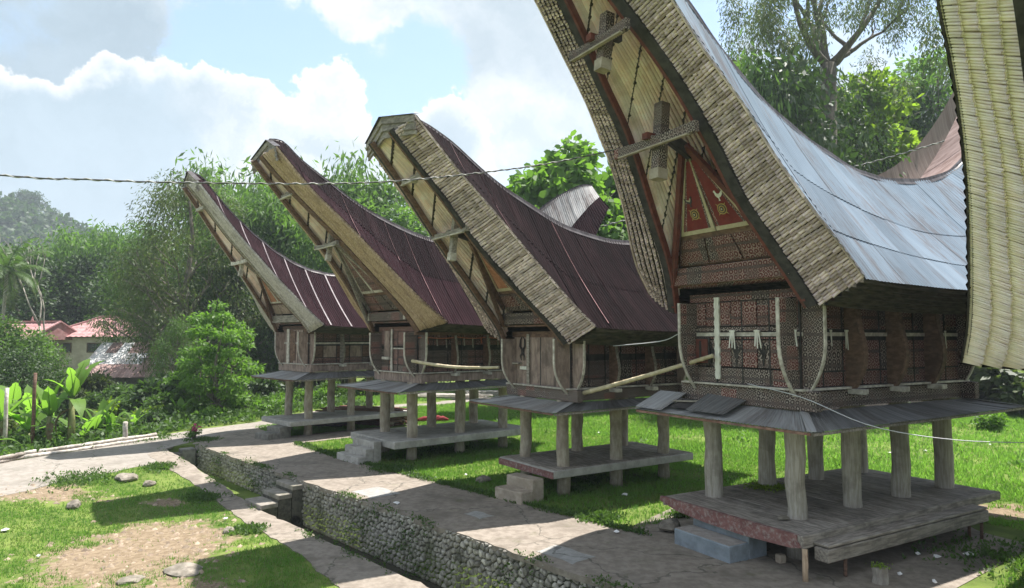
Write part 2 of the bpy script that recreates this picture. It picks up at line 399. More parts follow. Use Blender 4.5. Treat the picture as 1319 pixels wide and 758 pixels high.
class MB:
    """collects polygons for one mesh"""
    def __init__(s): s.v = []; s.f = []; s.uv = []; s.has_uv = False
    def add(s, vs, fs, uvs=None):
        n = len(s.v)
        s.v += [tuple(p) for p in vs]
        s.f += [tuple(i + n for i in f) for f in fs]
        if uvs is not None:
            s.has_uv = True
            s.uv += [tuple(p) for p in uvs]
        else:
            s.uv += [(p[0] + p[1], p[2]) for p in vs]
        return s
    def box(s, c, d, M=None):
        x, y, z = d[0] / 2, d[1] / 2, d[2] / 2
        P = [Vector((a * x, b * y, e * z)) for a in (-1, 1) for b in (-1, 1) for e in (-1, 1)]
        if M is not None: P = [M @ p for p in P]
        P = [p + Vector(c) for p in P]
        return s.add(P, [(0, 1, 3, 2), (4, 6, 7, 5), (0, 4, 5, 1), (2, 3, 7, 6), (0, 2, 6, 4), (1, 5, 7, 3)])
    def bar(s, p0, p1, w, h, up=(0, 0, 1), w1=None, h1=None):
        p0, p1 = Vector(p0), Vector(p1)
        d = (p1 - p0).normalized()
        sd = d.cross(Vector(up))
        if sd.length < 1e-5: sd = d.cross(Vector((1, 0, 0)))
        sd.normalize(); u = sd.cross(d).normalized()
        w1 = w if w1 is None else w1; h1 = h if h1 is None else h1
        P = []
        for p, a, b in ((p0, w, h), (p1, w1, h1)):
            for e, g in ((-1, -1), (1, -1), (1, 1), (-1, 1)):
                P.append(p + sd * (e * a / 2) + u * (g * b / 2))
        return s.add(P, [(3, 2, 1, 0), (4, 5, 6, 7), (0, 1, 5, 4), (1, 2, 6, 5), (2, 3, 7, 6), (3, 0, 4, 7)])
    def tube(s, pts, r, n=7, cap=True):
        pts = [Vector(p) for p in pts]
        rs = r if isinstance(r, (list, tuple)) else [r] * len(pts)
        base = len(s.v); V = []; F = []
        ref = None
        for i, p in enumerate(pts):
            d = (pts[min(i + 1, len(pts) - 1)] - pts[max(i - 1, 0)])
            if d.length < 1e-9: d = Vector((0, 0, 1))
            d.normalize()
            if ref is None:
                ref = d.orthogonal().normalized()
            else:
                ref = (ref - d * ref.dot(d))
                if ref.length < 1e-6: ref = d.orthogonal()
                ref.normalize()
            q = d.cross(ref)
            for k in range(n):
                a = 2 * math.pi * k / n
                V.append(p + (ref * math.cos(a) + q * math.sin(a)) * rs[i])
        for i in range(len(pts) - 1):
            for k in range(n):
                a, b_ = i * n + k, i * n + (k + 1) % n
                F.append((a, b_, b_ + n, a + n))
        if cap:
            F.append(tuple(range(n - 1, -1, -1)))
            F.append(tuple((len(pts) - 1) * n + k for k in range(n)))
        return s.add(V, F)
    def grid(s, P, UV=None):
        """P[i][j] points"""
        nu, nv = len(P), len(P[0])
        V = [p for row in P for p in row]
        F = [(i * nv + j, (i + 1) * nv + j, (i + 1) * nv + j + 1, i * nv + j + 1) for i in range(nu - 1) for j in range(nv - 1)]
        U = [p for row in UV for p in row] if UV else None
        return s.add(V, F, U)
    def extrude(s, prof, d):
        """closed polygon prof (3-D points) pushed along vector d"""
        n = len(prof); d = Vector(d)
        V = [Vector(p) for p in prof] + [Vector(p) + d for p in prof]
        F = [tuple(range(n - 1, -1, -1)), tuple(range(n, 2 * n))]
        F += [(i, (i + 1) % n, n + (i + 1) % n, n + i) for i in range(n)]
        return s.add(V, F)
    def mesh(s, name, mat, smooth=False):
        me = bpy.data.meshes.new(name)
        me.from_pydata(s.v, [], s.f)
        if s.uv:
            ul = me.uv_layers.new(name='UVMap')
            li = np.empty(len(me.loops), dtype=np.int32)
            me.loops.foreach_get('vertex_index', li)
            ul.data.foreach_set('uv', np.array(s.uv, dtype=np.float32)[li].ravel())
        me.materials.append(mat if not isinstance(mat, str) else MAT[mat])
        if smooth: me.polygons.foreach_set('use_smooth', [True] * len(me.polygons))
        return me
    def build(s, name, mat, parent=None, smooth=False, bevel=0.0, **kw):
        o = place(name, s.mesh(name, mat, smooth), parent)
        if bevel:
            m = o.modifiers.new('bevel', 'BEVEL'); m.width = bevel; m.segments = 1; m.limit_method = 'ANGLE'
        return tag(o, **kw)

def np_mesh(name, V, F, mat, smooth=False):
    """big meshes straight from arrays; F is (m,3) or (m,4)"""
    me = bpy.data.meshes.new(name)
    V = np.asarray(V, dtype=np.float32); F = np.asarray(F, dtype=np.int32)
    me.vertices.add(len(V)); me.vertices.foreach_set('co', V.ravel())
    k = F.shape[1]
    me.loops.add(F.size); me.loops.foreach_set('vertex_index', F.ravel())
    me.polygons.add(len(F))
    me.polygons.foreach_set('loop_start', np.arange(0, F.size, k, dtype=np.int32))
    if smooth: me.polygons.foreach_set('use_smooth', np.ones(len(F), dtype=bool))
    me.update(calc_edges=True)
    me.materials.append(mat if not isinstance(mat, str) else MAT[mat])
    return me

def at(u, d, v=None):
    """a spot d metres ahead of the camera in the direction of photo column u (and row v)"""
    x = (u - 659.5) / 876.0 * d
    return (x, d) if v is None else (x, d, 4.5 + (435 - v) / 876.0 * d)
# ------------------------------------------------------------------ the setting: ground, paths, ditch
# the row of granaries, the paths and the ditch share one direction: s runs across it, t along it
NS, NT = (.733, .68), (-.68, .733)
def P2(s, t): return (s * NS[0] + t * NT[0], s * NS[1] + t * NT[1])
def P3(s, t, z=0.0): return (s * NS[0] + t * NT[0], s * NS[1] + t * NT[1], z)
def ST(x, y): return (x * NS[0] + y * NS[1], x * NT[0] + y * NT[1])
def smooth(x, a, b):
    q = np.clip((np.asarray(x, float) - a) / (b - a), 0, 1)
    return q * q * (3 - 2 * q)
DW, DL, DEND = 9.95, 8.6, 30.3        # ditch: wall side, path side, far end
def zlow(s, t):
    z = -.7 * (1 - smooth(t, 19, 30))
    z = z - 1.8 * smooth(t, 36.5, 44) * smooth(12 - np.asarray(s, float), 0, 4)
    return z
def hgt(s, t):
    s = np.asarray(s, float); t = np.asarray(t, float)
    up = .05 * np.sin(s * .7 + 1) * np.sin(t * .5) * smooth(s, 16, 24) + 2.5 * smooth(s, 60, 140)
    low = zlow(s, t) + .04 * np.sin(s * 1.3) * np.sin(t * 1.1 + 2) * (s < 7.4) * smooth(26.0 - t, 0, 2)
    z = np.where(s >= DW - 1e-4, up, low)
    ditch = (s > DL + .01) & (s < DW - .01) & (t < DEND - .005)
    floor = -1.35 + .40 * smooth(t, 21.4, 22.2) - .3 * smooth(t, 28, 30)
    return np.where(ditch, floor, z)
def H(x, y):
    s, t = ST(x, y)
    return float(hgt(s, t))

def axis(lo, hi, step, extra):
    a = list(np.arange(lo, hi + 1e-6, step))
    g, x = step, hi
    while x < 900: g *= 1.35; x += g; a.append(x)
    g, x = step, lo
    while x > -900: g *= 1.35; x -= g; a.append(x)
    a = [q for q in a if all(abs(q - e) > .06 for e in extra)] + list(extra)
    return np.array(sorted(a))
sa = axis(-8, 42, .35, [DL - .005, DL + .02, DW - .02, DW])
ta = axis(0, 48, .35, [DEND - .02, DEND])
SS, TT = np.meshgrid(sa, ta, indexing='ij')
ZZ = hgt(SS, TT)
V = np.stack([SS * NS[0] + TT * NT[0], SS * NS[1] + TT * NT[1], ZZ], -1).reshape(-1, 3)
nu, nv = SS.shape
I = np.arange(nu * nv).reshape(nu, nv)
F = np.stack([I[:-1, :-1], I[1:, :-1], I[1:, 1:], I[:-1, 1:]], -1).reshape(-1, 4)

def ground_mat():
    m, nt, b, out = new_mat('ground_soil_and_turf')
    tc = nd(nt, 'ShaderNodeTexCoord'); v = tc.outputs['Object']
    n1 = noise(nt, v, .9, 6, .62)
    n2 = noise(nt, v, 7.0, 5, .6)
    n3 = noise(nt, v, 42.0, 3, .6)
    turf = mixc(nt, sstep(nt, n1, .36, .66), (.085, .125, .026), (.150, .200, .045))
    turf = mixc(nt, mth(nt, 'MULTIPLY', sstep(nt, n2, .55, .75), .6), turf, (.13, .115, .055))
    dirt = mixc(nt, sstep(nt, n2, .35, .65), (.17, .125, .08), (.255, .195, .13))
    dirt = mixc(nt, mth(nt, 'MULTIPLY', sstep(nt, n3, .58, .72), .5), dirt, (.34, .28, .20))
    mask = None
    for (cx, cy, rx, ry, amt) in [(-14.9, 21.2, 2.6, 1.0, 1.0), (-9.0, 17.0, 2.3, 2.9, 1.0), (-6.9, 14.2, 1.3, 1.3, .8), (-10.5, 21.0, 1.2, .6, .6), (-13.3, 15.6, .8, 1.2, .4),
                              (12.2, 18.0, 1.6, 1.1, .95), (13.4, 18.6, .9, .6, .7), (7.0, 13.0, .6, .5, .3)]:
        dv = vmth(nt, 'MULTIPLY', vmth(nt, 'SUBTRACT', v, (cx, cy, 0)), (1 / rx, 1 / ry, 0))
        q = mth(nt, 'SUBTRACT', amt, vmth(nt, 'LENGTH', dv))
        mask = q if mask is None else mth(nt, 'MAXIMUM', mask, q)
    edge = mth(nt, 'ADD', mask, mth(nt, 'MULTIPLY', mth(nt, 'SUBTRACT', noise(nt, v, 1.7, 7, .7), .5), 2.0))
    mk = sstep(nt, edge, .0, .28)
    col = mixc(nt, mk, turf, dirt)
    # the ditch bed and banks are wet earth
    zz = nd(nt, 'ShaderNodeSeparateXYZ', {0: v}).outputs[2]
    g = nd(nt, 'ShaderNodeSeparateXYZ', {0: nd(nt, 'ShaderNodeNewGeometry').outputs['Normal']}).outputs[2]
    wet = mth(nt, 'MAXIMUM', mth(nt, 'LESS_THAN', zz, -1.3), mth(nt, 'LESS_THAN', g, .5))
    st = nd(nt, 'ShaderNodeVectorMath', {0: v, 1: (NS[0], NS[1], 0)}, operation='DOT_PRODUCT').outputs['Value']
    wet = mth(nt, 'MULTIPLY', wet, mth(nt, 'LESS_THAN', mth(nt, 'ABSOLUTE', mth(nt, 'SUBTRACT', st, 9.27)), .75))
    col = mixc(nt, wet, col, (.06, .055, .04))
    nt.links.new(col, b.inputs['Base Color'])
    b.inputs['Roughness'].default_value = .95
    b.inputs['Specular IOR Level'].default_value = .15
    h = mth(nt, 'ADD', mth(nt, 'MULTIPLY', n2, .6), mth(nt, 'MULTIPLY', n3, .4))
    bp = nd(nt, 'ShaderNodeBump', {'Height': h, 'Strength': .7, 'Distance': .05})
    nt.links.new(bp.outputs[0], b.inputs['Normal'])
    return m
MAT['ground'] = ground_mat()
tag(place('ground', np_mesh('ground', V, F, 'ground', True)), kind='structure')

def path_mat(name, c1, c2, stain, moss):
    m, nt, b, out = new_mat(name)
    tc = nd(nt, 'ShaderNodeTexCoord'); v = tc.outputs['Object']
    n1 = noise(nt, v, .7, 7, .65, .2)
    n2 = noise(nt, v, 5.0, 6, .65)
    n3 = noise(nt, v, 60.0, 3, .6)
    col = mixc(nt, sstep(nt, n2, .36, .64), c1, c2)
    col = mixc(nt, mth(nt, 'MULTIPLY', sstep(nt, n1, .48, .66), .65), col, stain)
    col = mixc(nt, mth(nt, 'MULTIPLY', sstep(nt, noise(nt, v, 1.6, 7, .7), .56, .70), moss), col, (.10, .105, .045))
    col = mixc(nt, mth(nt, 'MULTIPLY', sstep(nt, n3, .60, .75), .35), col, (.12, .11, .10))
    # hairline cracks
    vo = nd(nt, 'ShaderNodeTexVoronoi', {'Vector': vmth(nt, 'ADD', v, nd(nt, 'ShaderNodeVectorMath', {0: nd(nt, 'ShaderNodeTexNoise', {'Vector': v, 'Scale': 1.5, 'Detail': 5.0}).outputs['Color'], 'Scale': .9}, operation='SCALE').outputs['Vector']), 'Scale': .32}, feature='DISTANCE_TO_EDGE')
    ck = mth(nt, 'LESS_THAN', vo.outputs['Distance'], .006)
    col = mixc(nt, mth(nt, 'MULTIPLY', ck, .65), col, (.08, .075, .06))
    nt.links.new(col, b.inputs['Base Color'])
    b.inputs['Roughness'].default_value = .9
    b.inputs['Specular IOR Level'].default_value = .25
    bp = nd(nt, 'ShaderNodeBump', {'Height': mth(nt, 'ADD', mth(nt, 'MULTIPLY', n2, .5), n3), 'Strength': .35, 'Distance': .012})
    nt.links.new(bp.outputs[0], b.inputs['Normal'])
    return m
MAT['path'] = path_mat('worn_path_concrete', (.205, .172, .14), (.28, .24, .20), (.14, .117, .094), .5)
MAT['road'] = path_mat('pale_road_concrete', (.235, .207, .178), (.29, .26, .228), (.18, .16, .134), .25)
MAT['patch'] = path_mat('patched_concrete', (.26, .25, .235), (.34, .33, .31), (.26, .25, .22), .2)

def strip(name, left, right, z0, mat, n=60, thick=.10, jit=.03, kind='structure'):
    """a slab between two edge polylines given in (s, t); follows the ground, with a real edge"""
    def res(pl):
        pl = np.array(pl, float)
        d = np.r_[0, np.cumsum(np.hypot(*np.diff(pl, axis=0).T))]
        q = np.linspace(0, d[-1], n)
        return np.stack([np.interp(q, d, pl[:, 0]), np.interp(q, d, pl[:, 1])], 1)
    L, Rr = res(left), res(right)
    rg = random.Random(name)
    P = []
    for i in range(n):
        row = []
        for k in range(7):
            f = k / 6
            s, t = L[i] * (1 - f) + Rr[i] * f
            if k in (0, 6): s += rg.uniform(-jit, jit); t += rg.uniform(-jit, jit)
            zz = 0.0 if s >= DW - .3 else float(zlow(s, t))
            row.append(P3(s, t, zz + z0))
        a, b_ = Vector(row[0]), Vector(row[-1])
        row = [tuple(a - Vector((0, 0, thick)))] + row + [tuple(b_ - Vector((0, 0, thick)))]
        P.append(row)
    mb = MB().grid(P)
    return mb.build(name, mat, smooth=False, kind=kind)

strip('upper_path', [(9.9, -12), (9.9, 8), (9.9, 30.6), (11.4, 32.3)], [(13.0, -12), (12.95, 8.0), (12.85, 17), (12.8, 23.7), (13.15, 27.5), (13.9, 33.4)], .024, 'path', 140, .12, .055)
strip('lower_path', [(6.9, -6), (7.0, 12), (7.6, 15.5), (7.85, 21), (7.9, 24.2), (7.75, 26.6), (7.7, 29)], [(8.6, -6), (8.6, 12), (8.6, 15.5), (8.6, 21), (8.6, 24.2), (8.6, 26.6), (8.6, 30.0)], .020, 'path', 120, .16, .05)
strip('road', [(-25, 20), (-8, 23.5), (2.84, 25.5), (4.1, 26.1), (5.74, 26.7), (7.6, 27.3), (8.55, 29.9), (9.9, 31.1), (12.2, 32.4), (14.55, 33.8), (19.5, 37.0), (33, 37.1), (60, 36)],
      [(-25, 26), (-8, 29), (3.35, 30.6), (4.9, 31.3), (5.9, 31.7), (8.0, 33.0), (9.35, 33.85), (10.6, 34.6), (11.8, 35.1), (14.75, 35.9), (19.5, 39.0), (33, 38.8), (60, 38)], .014, 'road', 130, .05, .07)
# slab under and round the nearest granary
strip('yard_slab', [(12.97, 3.9), (12.94, 6.5), (12.92, 8.6), (12.88, 10.1)], [(19.6, 3.2), (19.8, 6.5), (19.8, 9.0), (18.5, 11.0)], .012, 'path', 30, .12)
strip('yard_slab', [(13.2, 27.6), (13.2, 28.7), (13.3, 29.8)], [(20.5, 27.6), (20.6, 28.7), (20.4, 29.8)], .012, 'path', 12, .1)
# newer cement patches let into the path
for (sc, tc_, a, b_) in [(10.72, 17.33, .5, .55), (10.6, 9.8, .36, .5), (11.3, 13.4, .25, .3)]:
    strip('path_patch', [(sc - a, tc_ - b_), (sc - a + .06, tc_ + b_)], [(sc + a, tc_ - b_ - .05), (sc + a - .08, tc_ + b_ + .08)], .030, 'patch', 4, .012, .05)

# retaining wall of the ditch: every stone near the camera is a part, the rest one part
def vor_cells(pts, x0, x1, y0, y1):
    out = []
    pts = np.array(pts)
    for i, p in enumerate(pts):
        poly = [(x0, y0), (x1, y0), (x1, y1), (x0, y1)]
        d = np.hypot(*(pts - p).T)
        for j in np.argsort(d)[1:14]:
            if d[j] > .9: break
            m = (p + pts[j]) / 2; nn = pts[j] - p
            new = []
            for k in range(len(poly)):
                a, b_ = poly[k], poly[(k + 1) % len(poly)]
                da = (a[0] - m[0]) * nn[0] + (a[1] - m[1]) * nn[1]
                db = (b_[0] - m[0]) * nn[0] + (b_[1] - m[1]) * nn[1]
                if da <= 0: new.append(a)
                if (da < 0) != (db < 0):
                    f = da / (da - db)
                    new.append((a[0] + (b_[0] - a[0]) * f, a[1] + (b_[1] - a[1]) * f))
            poly = new
            if len(poly) < 3: break
        out.append(poly)
    return out
MAT['wall_stone'] = wmat('ditch_wall_stone', (.19, .172, .148), (.40, .37, .325), (7, 7, 7), .9, .5, .012, (.07, .078, .035), .75, .8, objr=.42, rand=False)
MAT['mortar'] = wmat('ditch_wall_mortar', (.06, .055, .045), (.12, .11, .09), (9, 9, 9), .95, .5, .01, (.05, .06, .025), .6, 1.2)
wx, wy = P2(DW, 17.0)
wall = empty('retaining_wall', (wx, wy, -1.35), math.atan2(NT[1], NT[0]), 'rubble stone retaining wall along the ditch below the upper path', 'retaining wall')
MB().box((0, -.09, .67), (26.6, .2, 1.33)).build('wall_core', 'mortar', wall)
rg = random.Random(3)
pts = []
row = 0
zz_ = .07
while zz_ < 1.36:
    x_ = -13.2 + (row % 2) * .11
    while x_ < 13.3:
        pts.append((x_ + rg.uniform(-.055, .055), zz_ + rg.uniform(-.04, .04)))
        x_ += rg.choice([.12, .15, .17, .2, .24])
    zz_ += .128; row += 1
cells = vor_cells(pts, -13.3, 13.3, .0, 1.36)
order = sorted(range(len(pts)), key=lambda i: pts[i][0])       # nearest the camera first
near = [i for i in order if -9.3 < pts[i][0] < 12][:300]
near_s = set(near)
rest = MB()
for i, poly in enumerate(cells):
    if len(poly) < 3: continue
    c = np.mean(np.array(poly), axis=0)
    g = rg.uniform(.80, .92)
    out_y = rg.uniform(.045, .085)
    # knock the corners off so no stone keeps straight cell edges
    q = []
    for k in range(len(poly)):
        a, b_ = np.array(poly[k]), np.array(poly[(k + 1) % len(poly)])
        q.append(a * .86 + b_ * .14); q.append(a * .3 + b_ * .7)
    q = [c + (p - c) * g * rg.uniform(.94, 1.03) for p in q]
    n = len(q)
    Vv = [(p[0], .005, p[1]) for p in q] + [(c[0] + (p[0] - c[0]) * .82, out_y * .8, c[1] + (p[1] - c[1]) * .82) for p in q] + [(c[0] + rg.uniform(-.02, .02), out_y * 1.15, c[1] + rg.uniform(-.02, .02))]
    Ff = [((k + 1) % n, k, n + k, n + (k + 1) % n) for k in range(n)] + [(n + (k + 1) % n, n + k, 2 * n) for k in range(n)]
    if i in near_s:
        MB().add(Vv, Ff).build('stone', 'wall_stone', wall, smooth=False)
    else:
        rest.add(Vv, Ff)
rest.build('stone', 'wall_stone', wall, kind='stuff')

MAT['step_cement'] = wmat('worn_step_cement', (.22, .195, .165), (.30, .27, .235), (5, 5, 5), .9, .3, .006, (.10, .105, .055), .5, 1.8)
# stair of three concrete steps across the ditch
stair = empty('ditch_stair', P3(9.3, 20.85, -1.35), math.atan2(NT[1], NT[0]), 'three worn concrete steps crossing the ditch up to the path', 'steps')
# local x along the ditch, local +y towards the lower path
for (y0, y1, z1) in [(.20, .75, .84), (-.24, .20, 1.05), (-.72, -.24, 1.27)]:
    w_ = 1.2
    MB().box((0, (y0 + y1) / 2, z1 - .07), (w_, y1 - y0 - .004, .14)).build('tread', 'step_cement', stair, bevel=.015)
    MB().box((0, (y0 + y1) / 2, (z1 - .14) / 2), (w_ - .06, y1 - y0 - .03, z1 - .144)).build('riser_base', 'mortar', stair)
dp = MB(); dp.tube([(-.66, -.35, .22), (-.58, -.35, .22)], .14, 12, False); dp.tube([(-.6, -.35, .22), (-.59, -.35, .22)], .13, 12)
dp.build('drain_pipe', 'wood_dark', stair)
# stone blocks closing the far end of the ditch
endb = empty('ditch_end_steps', P3(9.27, 30.0, -1.35), math.atan2(NT[1], NT[0]), 'mossy stone blocks stepped at the far end of the ditch', 'steps')
for (x_, y_, sx, sy, z1) in [(.12, .3, .5, .62, 1.12), (.10, -.28, .55, .55, 1.27), (.42, .0, .2, 1.2, 1.34)]:
    MB().box((x_, y_, z1 / 2), (sx, sy, z1)).build('stone_block', 'concrete_dark', endb, bevel=.04)
# ------------------------------------------------------------------ granaries
def interp_curve(pts, n):
    """even resampling of a polyline with a light Catmull-Rom rounding"""
    P = [np.array(p, float) for p in pts]
    Q = [2 * P[0] - P[1]] + P + [2 * P[-1] - P[-2]]
    dense = []
    for i in range(1, len(Q) - 2):
        for k in range(12):
            f = k / 12
            a, b_, c, d = Q[i - 1], Q[i], Q[i + 1], Q[i + 2]
            dense.append(.5 * ((2 * b_) + (c - a) * f + (2 * a - 5 * b_ + 4 * c - d) * f * f + (3 * b_ - a - 3 * c + d) * f ** 3))
    dense.append(P[-1])
    D = np.array(dense)
    L = np.r_[0, np.cumsum(np.linalg.norm(np.diff(D, axis=0), axis=1))]
    q = np.linspace(0, L[-1], n)
    return np.stack([np.interp(q, L, D[:, k]) for k in range(D.shape[1])], 1)

def stub_mesh(name, P0, P1, r, mat, rg):
    """many short bamboo ends, each a six-sided rod from P0 to P1"""
    P0 = np.asarray(P0); P1 = np.asarray(P1); n = len(P0)
    d = P1 - P0; d /= np.linalg.norm(d, axis=1)[:, None] + 1e-9
    ref = np.tile(np.array([.0, .35, .94]), (n, 1))
    a = np.cross(d, ref); a /= np.linalg.norm(a, axis=1)[:, None] + 1e-9
    b_ = np.cross(d, a)
    r = np.asarray(r).reshape(-1, 1)
    V = []
    for P in (P0, P1):
        for k in range(6):
            an = k * math.pi / 3
            V.append(P + (a * math.cos(an) + b_ * math.sin(an)) * r)
    V = np.stack(V, 1).reshape(-1, 3)
    base = np.arange(n)[:, None] * 12
    quads = [[k, (k + 1) % 6, 6 + (k + 1) % 6, 6 + k] for k in range(6)] + [[0, 1, 2, 3], [0, 3, 4, 5], [9, 8, 7, 6], [11, 10, 9, 6]]
    F = np.concatenate([base + np.array(q)[None, :] for q in quads])
    return np_mesh(name, V, F, mat)

def bracket(mb, face, side, x, y, z0, z1, d0, d1, th, belly=.0):
    """flared board: 'face' is the axis it grows along; profile from the sill (d0) out to the eave (d1)"""
    prof = []
    n = 12
    for i in range(n + 1):
        f = i / n
        bulge = d0 + (d1 - d0) * (1 - (1 - min(1, f * 1.7)) ** 2.2) + belly * math.sin(f * math.pi * 1.6)
        prof.append((bulge, z0 + (z1 - z0) * f))
    poly = [(0, z0)] + prof + [(0, z1)]
    if face == 'y':      # grows towards the front (-y), thickness along x
        V = [(x - th / 2, y - a, z) for a, z in poly]
        mb.extrude(V, (th, 0, 0))
    else:                # grows sideways
        V = [(x + side * a, y - th / 2, z) for a, z in poly]
        mb.extrude(V, (0, th, 0))
    return prof

def edge_strip(mb, prof, face, side, x, y, th, w=.03):
    """the pale sawn edge of such a board"""
    for (a0, z0), (a1, z1) in zip(prof[:-1], prof[1:]):
        if face == 'y':
            mb.bar((x, y - a0 - .006, z0), (x, y - a1 - .006, z1 + .004), th * 1.02, w, (1, 0, 0) if False else (0, 1, 0))
        else:
            mb.bar((x + side * (a0 + .006), y, z0), (x + side * (a1 + .006), y, z1 + .004), th * 1.02, w, (side, 0, 0))

def granary(S):
    rg = random.Random(S['seed'])
    root = empty('rice_granary', (*S['loc'], S.get('dz', 0.0)), S['yaw'], S['label'], 'granary', 'rice granaries standing in a row')
    hw, rows, dl, zp = S['w'] / 2, S['rows'], S['dl'], S['zp']
    yb = (rows - 1) * dl                      # last row of posts
    zs, zb, zt, zE = S['zs'], S['zb'], S['zt'], S['zE']
    hb, yf = S['hb'], S['yf']                 # half body width, front wall
    ybk = yb + .25
    W = S['wood']; Wy = S.get('wood_y', 'wood_y')
    # --- posts
    r = S['post_r']
    for i in range(rows):
        for sx in (-1, 1):
            mb = MB()
            zt_ = zs + .02
            pts = [(0, 0, -.1)] + [(rg.uniform(-.02, .02), rg.uniform(-.02, .02), zt_ * k / 6) for k in range(1, 6)] + [(0, 0, zt_)]
            mb.tube(pts, [r * 1.06] + [r * rg.uniform(.92, 1.06) for _ in range(5)] + [r * .97], 14)
            o = mb.build('post', S['post_mat'], root, smooth=True)
            o.location = (sx * hw, i * dl, 0)
    # --- platform
    x0, x1, y0, y1 = S['plat']
    if S['plat_kind'] == 'planks':
        fr = MB()
        for y in np.linspace(y0 + .4, y1 - .3, 4):
            fr.box(((x0 + x1) / 2, y, zp - .16), (x1 - x0 - .2, .14, .14))
        fr = fr.build('platform', 'wood', root)
        nb = 17
        for k in range(nb):
            ya = y0 + .02 + (y1 - y0 - .04) * k / nb; yc_ = y0 + .02 + (y1 - y0 - .04) * (k + 1) / nb
            xe0 = x0 + .03 + rg.uniform(-.01, .02); xe1 = x1 - .05 + rg.uniform(-.03, .02)
            b = MB().box(((xe0 + xe1) / 2, (ya + yc_) / 2, zp - .03 + rg.uniform(-.005, .005)), (xe1 - xe0, yc_ - ya - .012, .05))
            b.build('floor_board', 'wood', fr, bevel=.006)
        # carved red edge beam: deep in the middle, thin at both ends like a boat
        prof = [(x0 - .03, zp + .012), (x1 - .12, zp + .012), (x1 - .12, zp - .07), (x1 - .02, zp - .20), (x1 - .25, zp - .25), ((x0 + x1) / 2 + .5, zp - .30), ((x0 + x1) / 2 - .5, zp - .28), (x0 + .5, zp - .22), (x0 - .03, zp - .09)]
        MB().extrude([(x, y0 - .085, z) for x, z in prof], (0, .09, 0)).build('front_edge_beam', 'red_floor', root)
        MB().extrude([(x1 - .115, y0 - .06, zp + .014), (x1 - .115, y1, zp + .014), (x1 - .115, y1, zp - .17), (x1 - .115, y0 - .06, zp - .22)], (.13, 0, 0)).build('side_edge_beam', 'wood_y', root, bevel=.012)
        MB().box((x0 + .03, (y0 + y1) / 2, zp - .10), (.10, y1 - y0, .19)).build('side_edge_beam', 'wood_y', root)
        MB().box(((x0 + x1) / 2, y1 + .02, zp - .10), (x1 - x0 - .3, .10, .19)).build('back_edge_beam', 'wood', root)
    else:
        th = S.get('slab', .24)
        MB().box(((x0 + x1) / 2, (y0 + y1) / 2, zp - th / 2), (x1 - x0, y1 - y0, th)).build('platform', S['slab_mat'], root, bevel=.02)
        if S['plat_kind'] == 'red':
            MB().box(((x0 + x1) / 2, y0 - .014, zp - th / 2 - .01), (x1 - x0 - .01, .03, th - .04)).build('red_fascia', 'red_floor', root)
            for k in range(5):
                ya = y0 + .06 + (y1 - y0 - .1) * k / 5; yc_ = y0 + .06 + (y1 - y0 - .1) * (k + 1) / 5
                MB().box(((x0 + x1) / 2 - .01, (ya + yc_) / 2, zp + .008), (x1 - x0 - .08, yc_ - ya - .02, .016)).build('floor_board', 'wood', root)
    # --- lean-to tin skirt
    kx, ky0, ky1, kz = S['skirt']             # half width, front, back, outer height
    zi = zs - .03
    ix, iy0, iy1 = hb + .02, yf - .02, ybk + .05
    inner = [(-ix, iy0, zi), (ix, iy0, zi), (ix, iy1, zi), (-ix, iy1, zi)]
    outer = [(S.get('kx0', -kx), ky0, kz), (kx, ky0, kz), (kx, ky1, kz + .06), (S.get('kx0', -kx), ky1, kz + .06)]
    for e in range(4):
        a, b_ = Vector(inner[e]), Vector(inner[(e + 1) % 4])
        c, d = Vector(outer[e]), Vector(outer[(e + 1) % 4])
        if S.get('no_skirt'): break
        ln = (d - c).length
        n = max(3, int(round(ln / .82)))
        for k in range(n):
            f0, f1 = k / n - .004, (k + 1) / n + .012
            lift = rg.uniform(0, .012) + (k % 2) * .006
            m = max(6, int(ln / n / .076) * 4)
            P = []; U = []
            for i in range(m + 1):
                f = f0 + (f1 - f0) * i / m
                f = min(max(f, 0), 1)
                q0 = a.lerp(b_, f); q1 = c.lerp(d, f)
                sl = (q0 - q1).normalized()
                q1 = q1 - sl * rg.uniform(.02, .04)
                wav = .011 * math.cos(2 * math.pi * ln * f / .076)
                row = []
                for j in range(4):
                    p = q0.lerp(q1, j / 3)
                    p = p + Vector((0, 0, lift + wav - .035 * math.sin(j / 3 * math.pi) * S.get('sag', .6)))
                    row.append(p)
                P.append(row); U.append([(ln * f + 3 * e, j / 3 * .9) for j in range(4)])
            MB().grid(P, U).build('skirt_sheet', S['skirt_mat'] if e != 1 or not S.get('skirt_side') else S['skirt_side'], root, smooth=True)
        # board under the sheets' outer edge
        f = MB().bar(c.lerp(d, .005) - Vector((0, 0, .045)), c.lerp(d, .995) - Vector((0, 0, .035)), .03, .05)
        f.build('skirt_fascia', S['fascia'] if e in (0, 3) else 'wood', root)
        # hip capping
        MB().bar(a + Vector((0, 0, .025)), c + Vector((0, 0, .02)), .16, .012).build('hip_cap', S['skirt_mat'], root)
    # --- sills: two beams with carved ends run past the corners
    so = .34
    sill_h = zb - zs
    MB().box((0, yf + .02, zs + sill_h / 2), (2 * hb + 2 * so, .20, sill_h)).build('sill_beam', S['sill_mat'], root, bevel=.015)
    MB().box((0, ybk - .02, zs + sill_h / 2), (2 * hb + 2 * so, .20, sill_h)).build('sill_beam', S['sill_mat'], root, bevel=.015)
    for sx in (-1, 1):
        MB().box((sx * (hb - .06), (yf + ybk) / 2, zs + sill_h / 2 - .004), (.2, ybk - yf - .26, sill_h - .05)).build('sill_beam', S['sill_mat'], root)
        # pale lath on the sill
        MB().box((sx * (hb + .055), (yf + ybk) / 2, zb + .02), (.11, ybk - yf + .25, .045)).build('sill_lath', 'wood_pale', root)
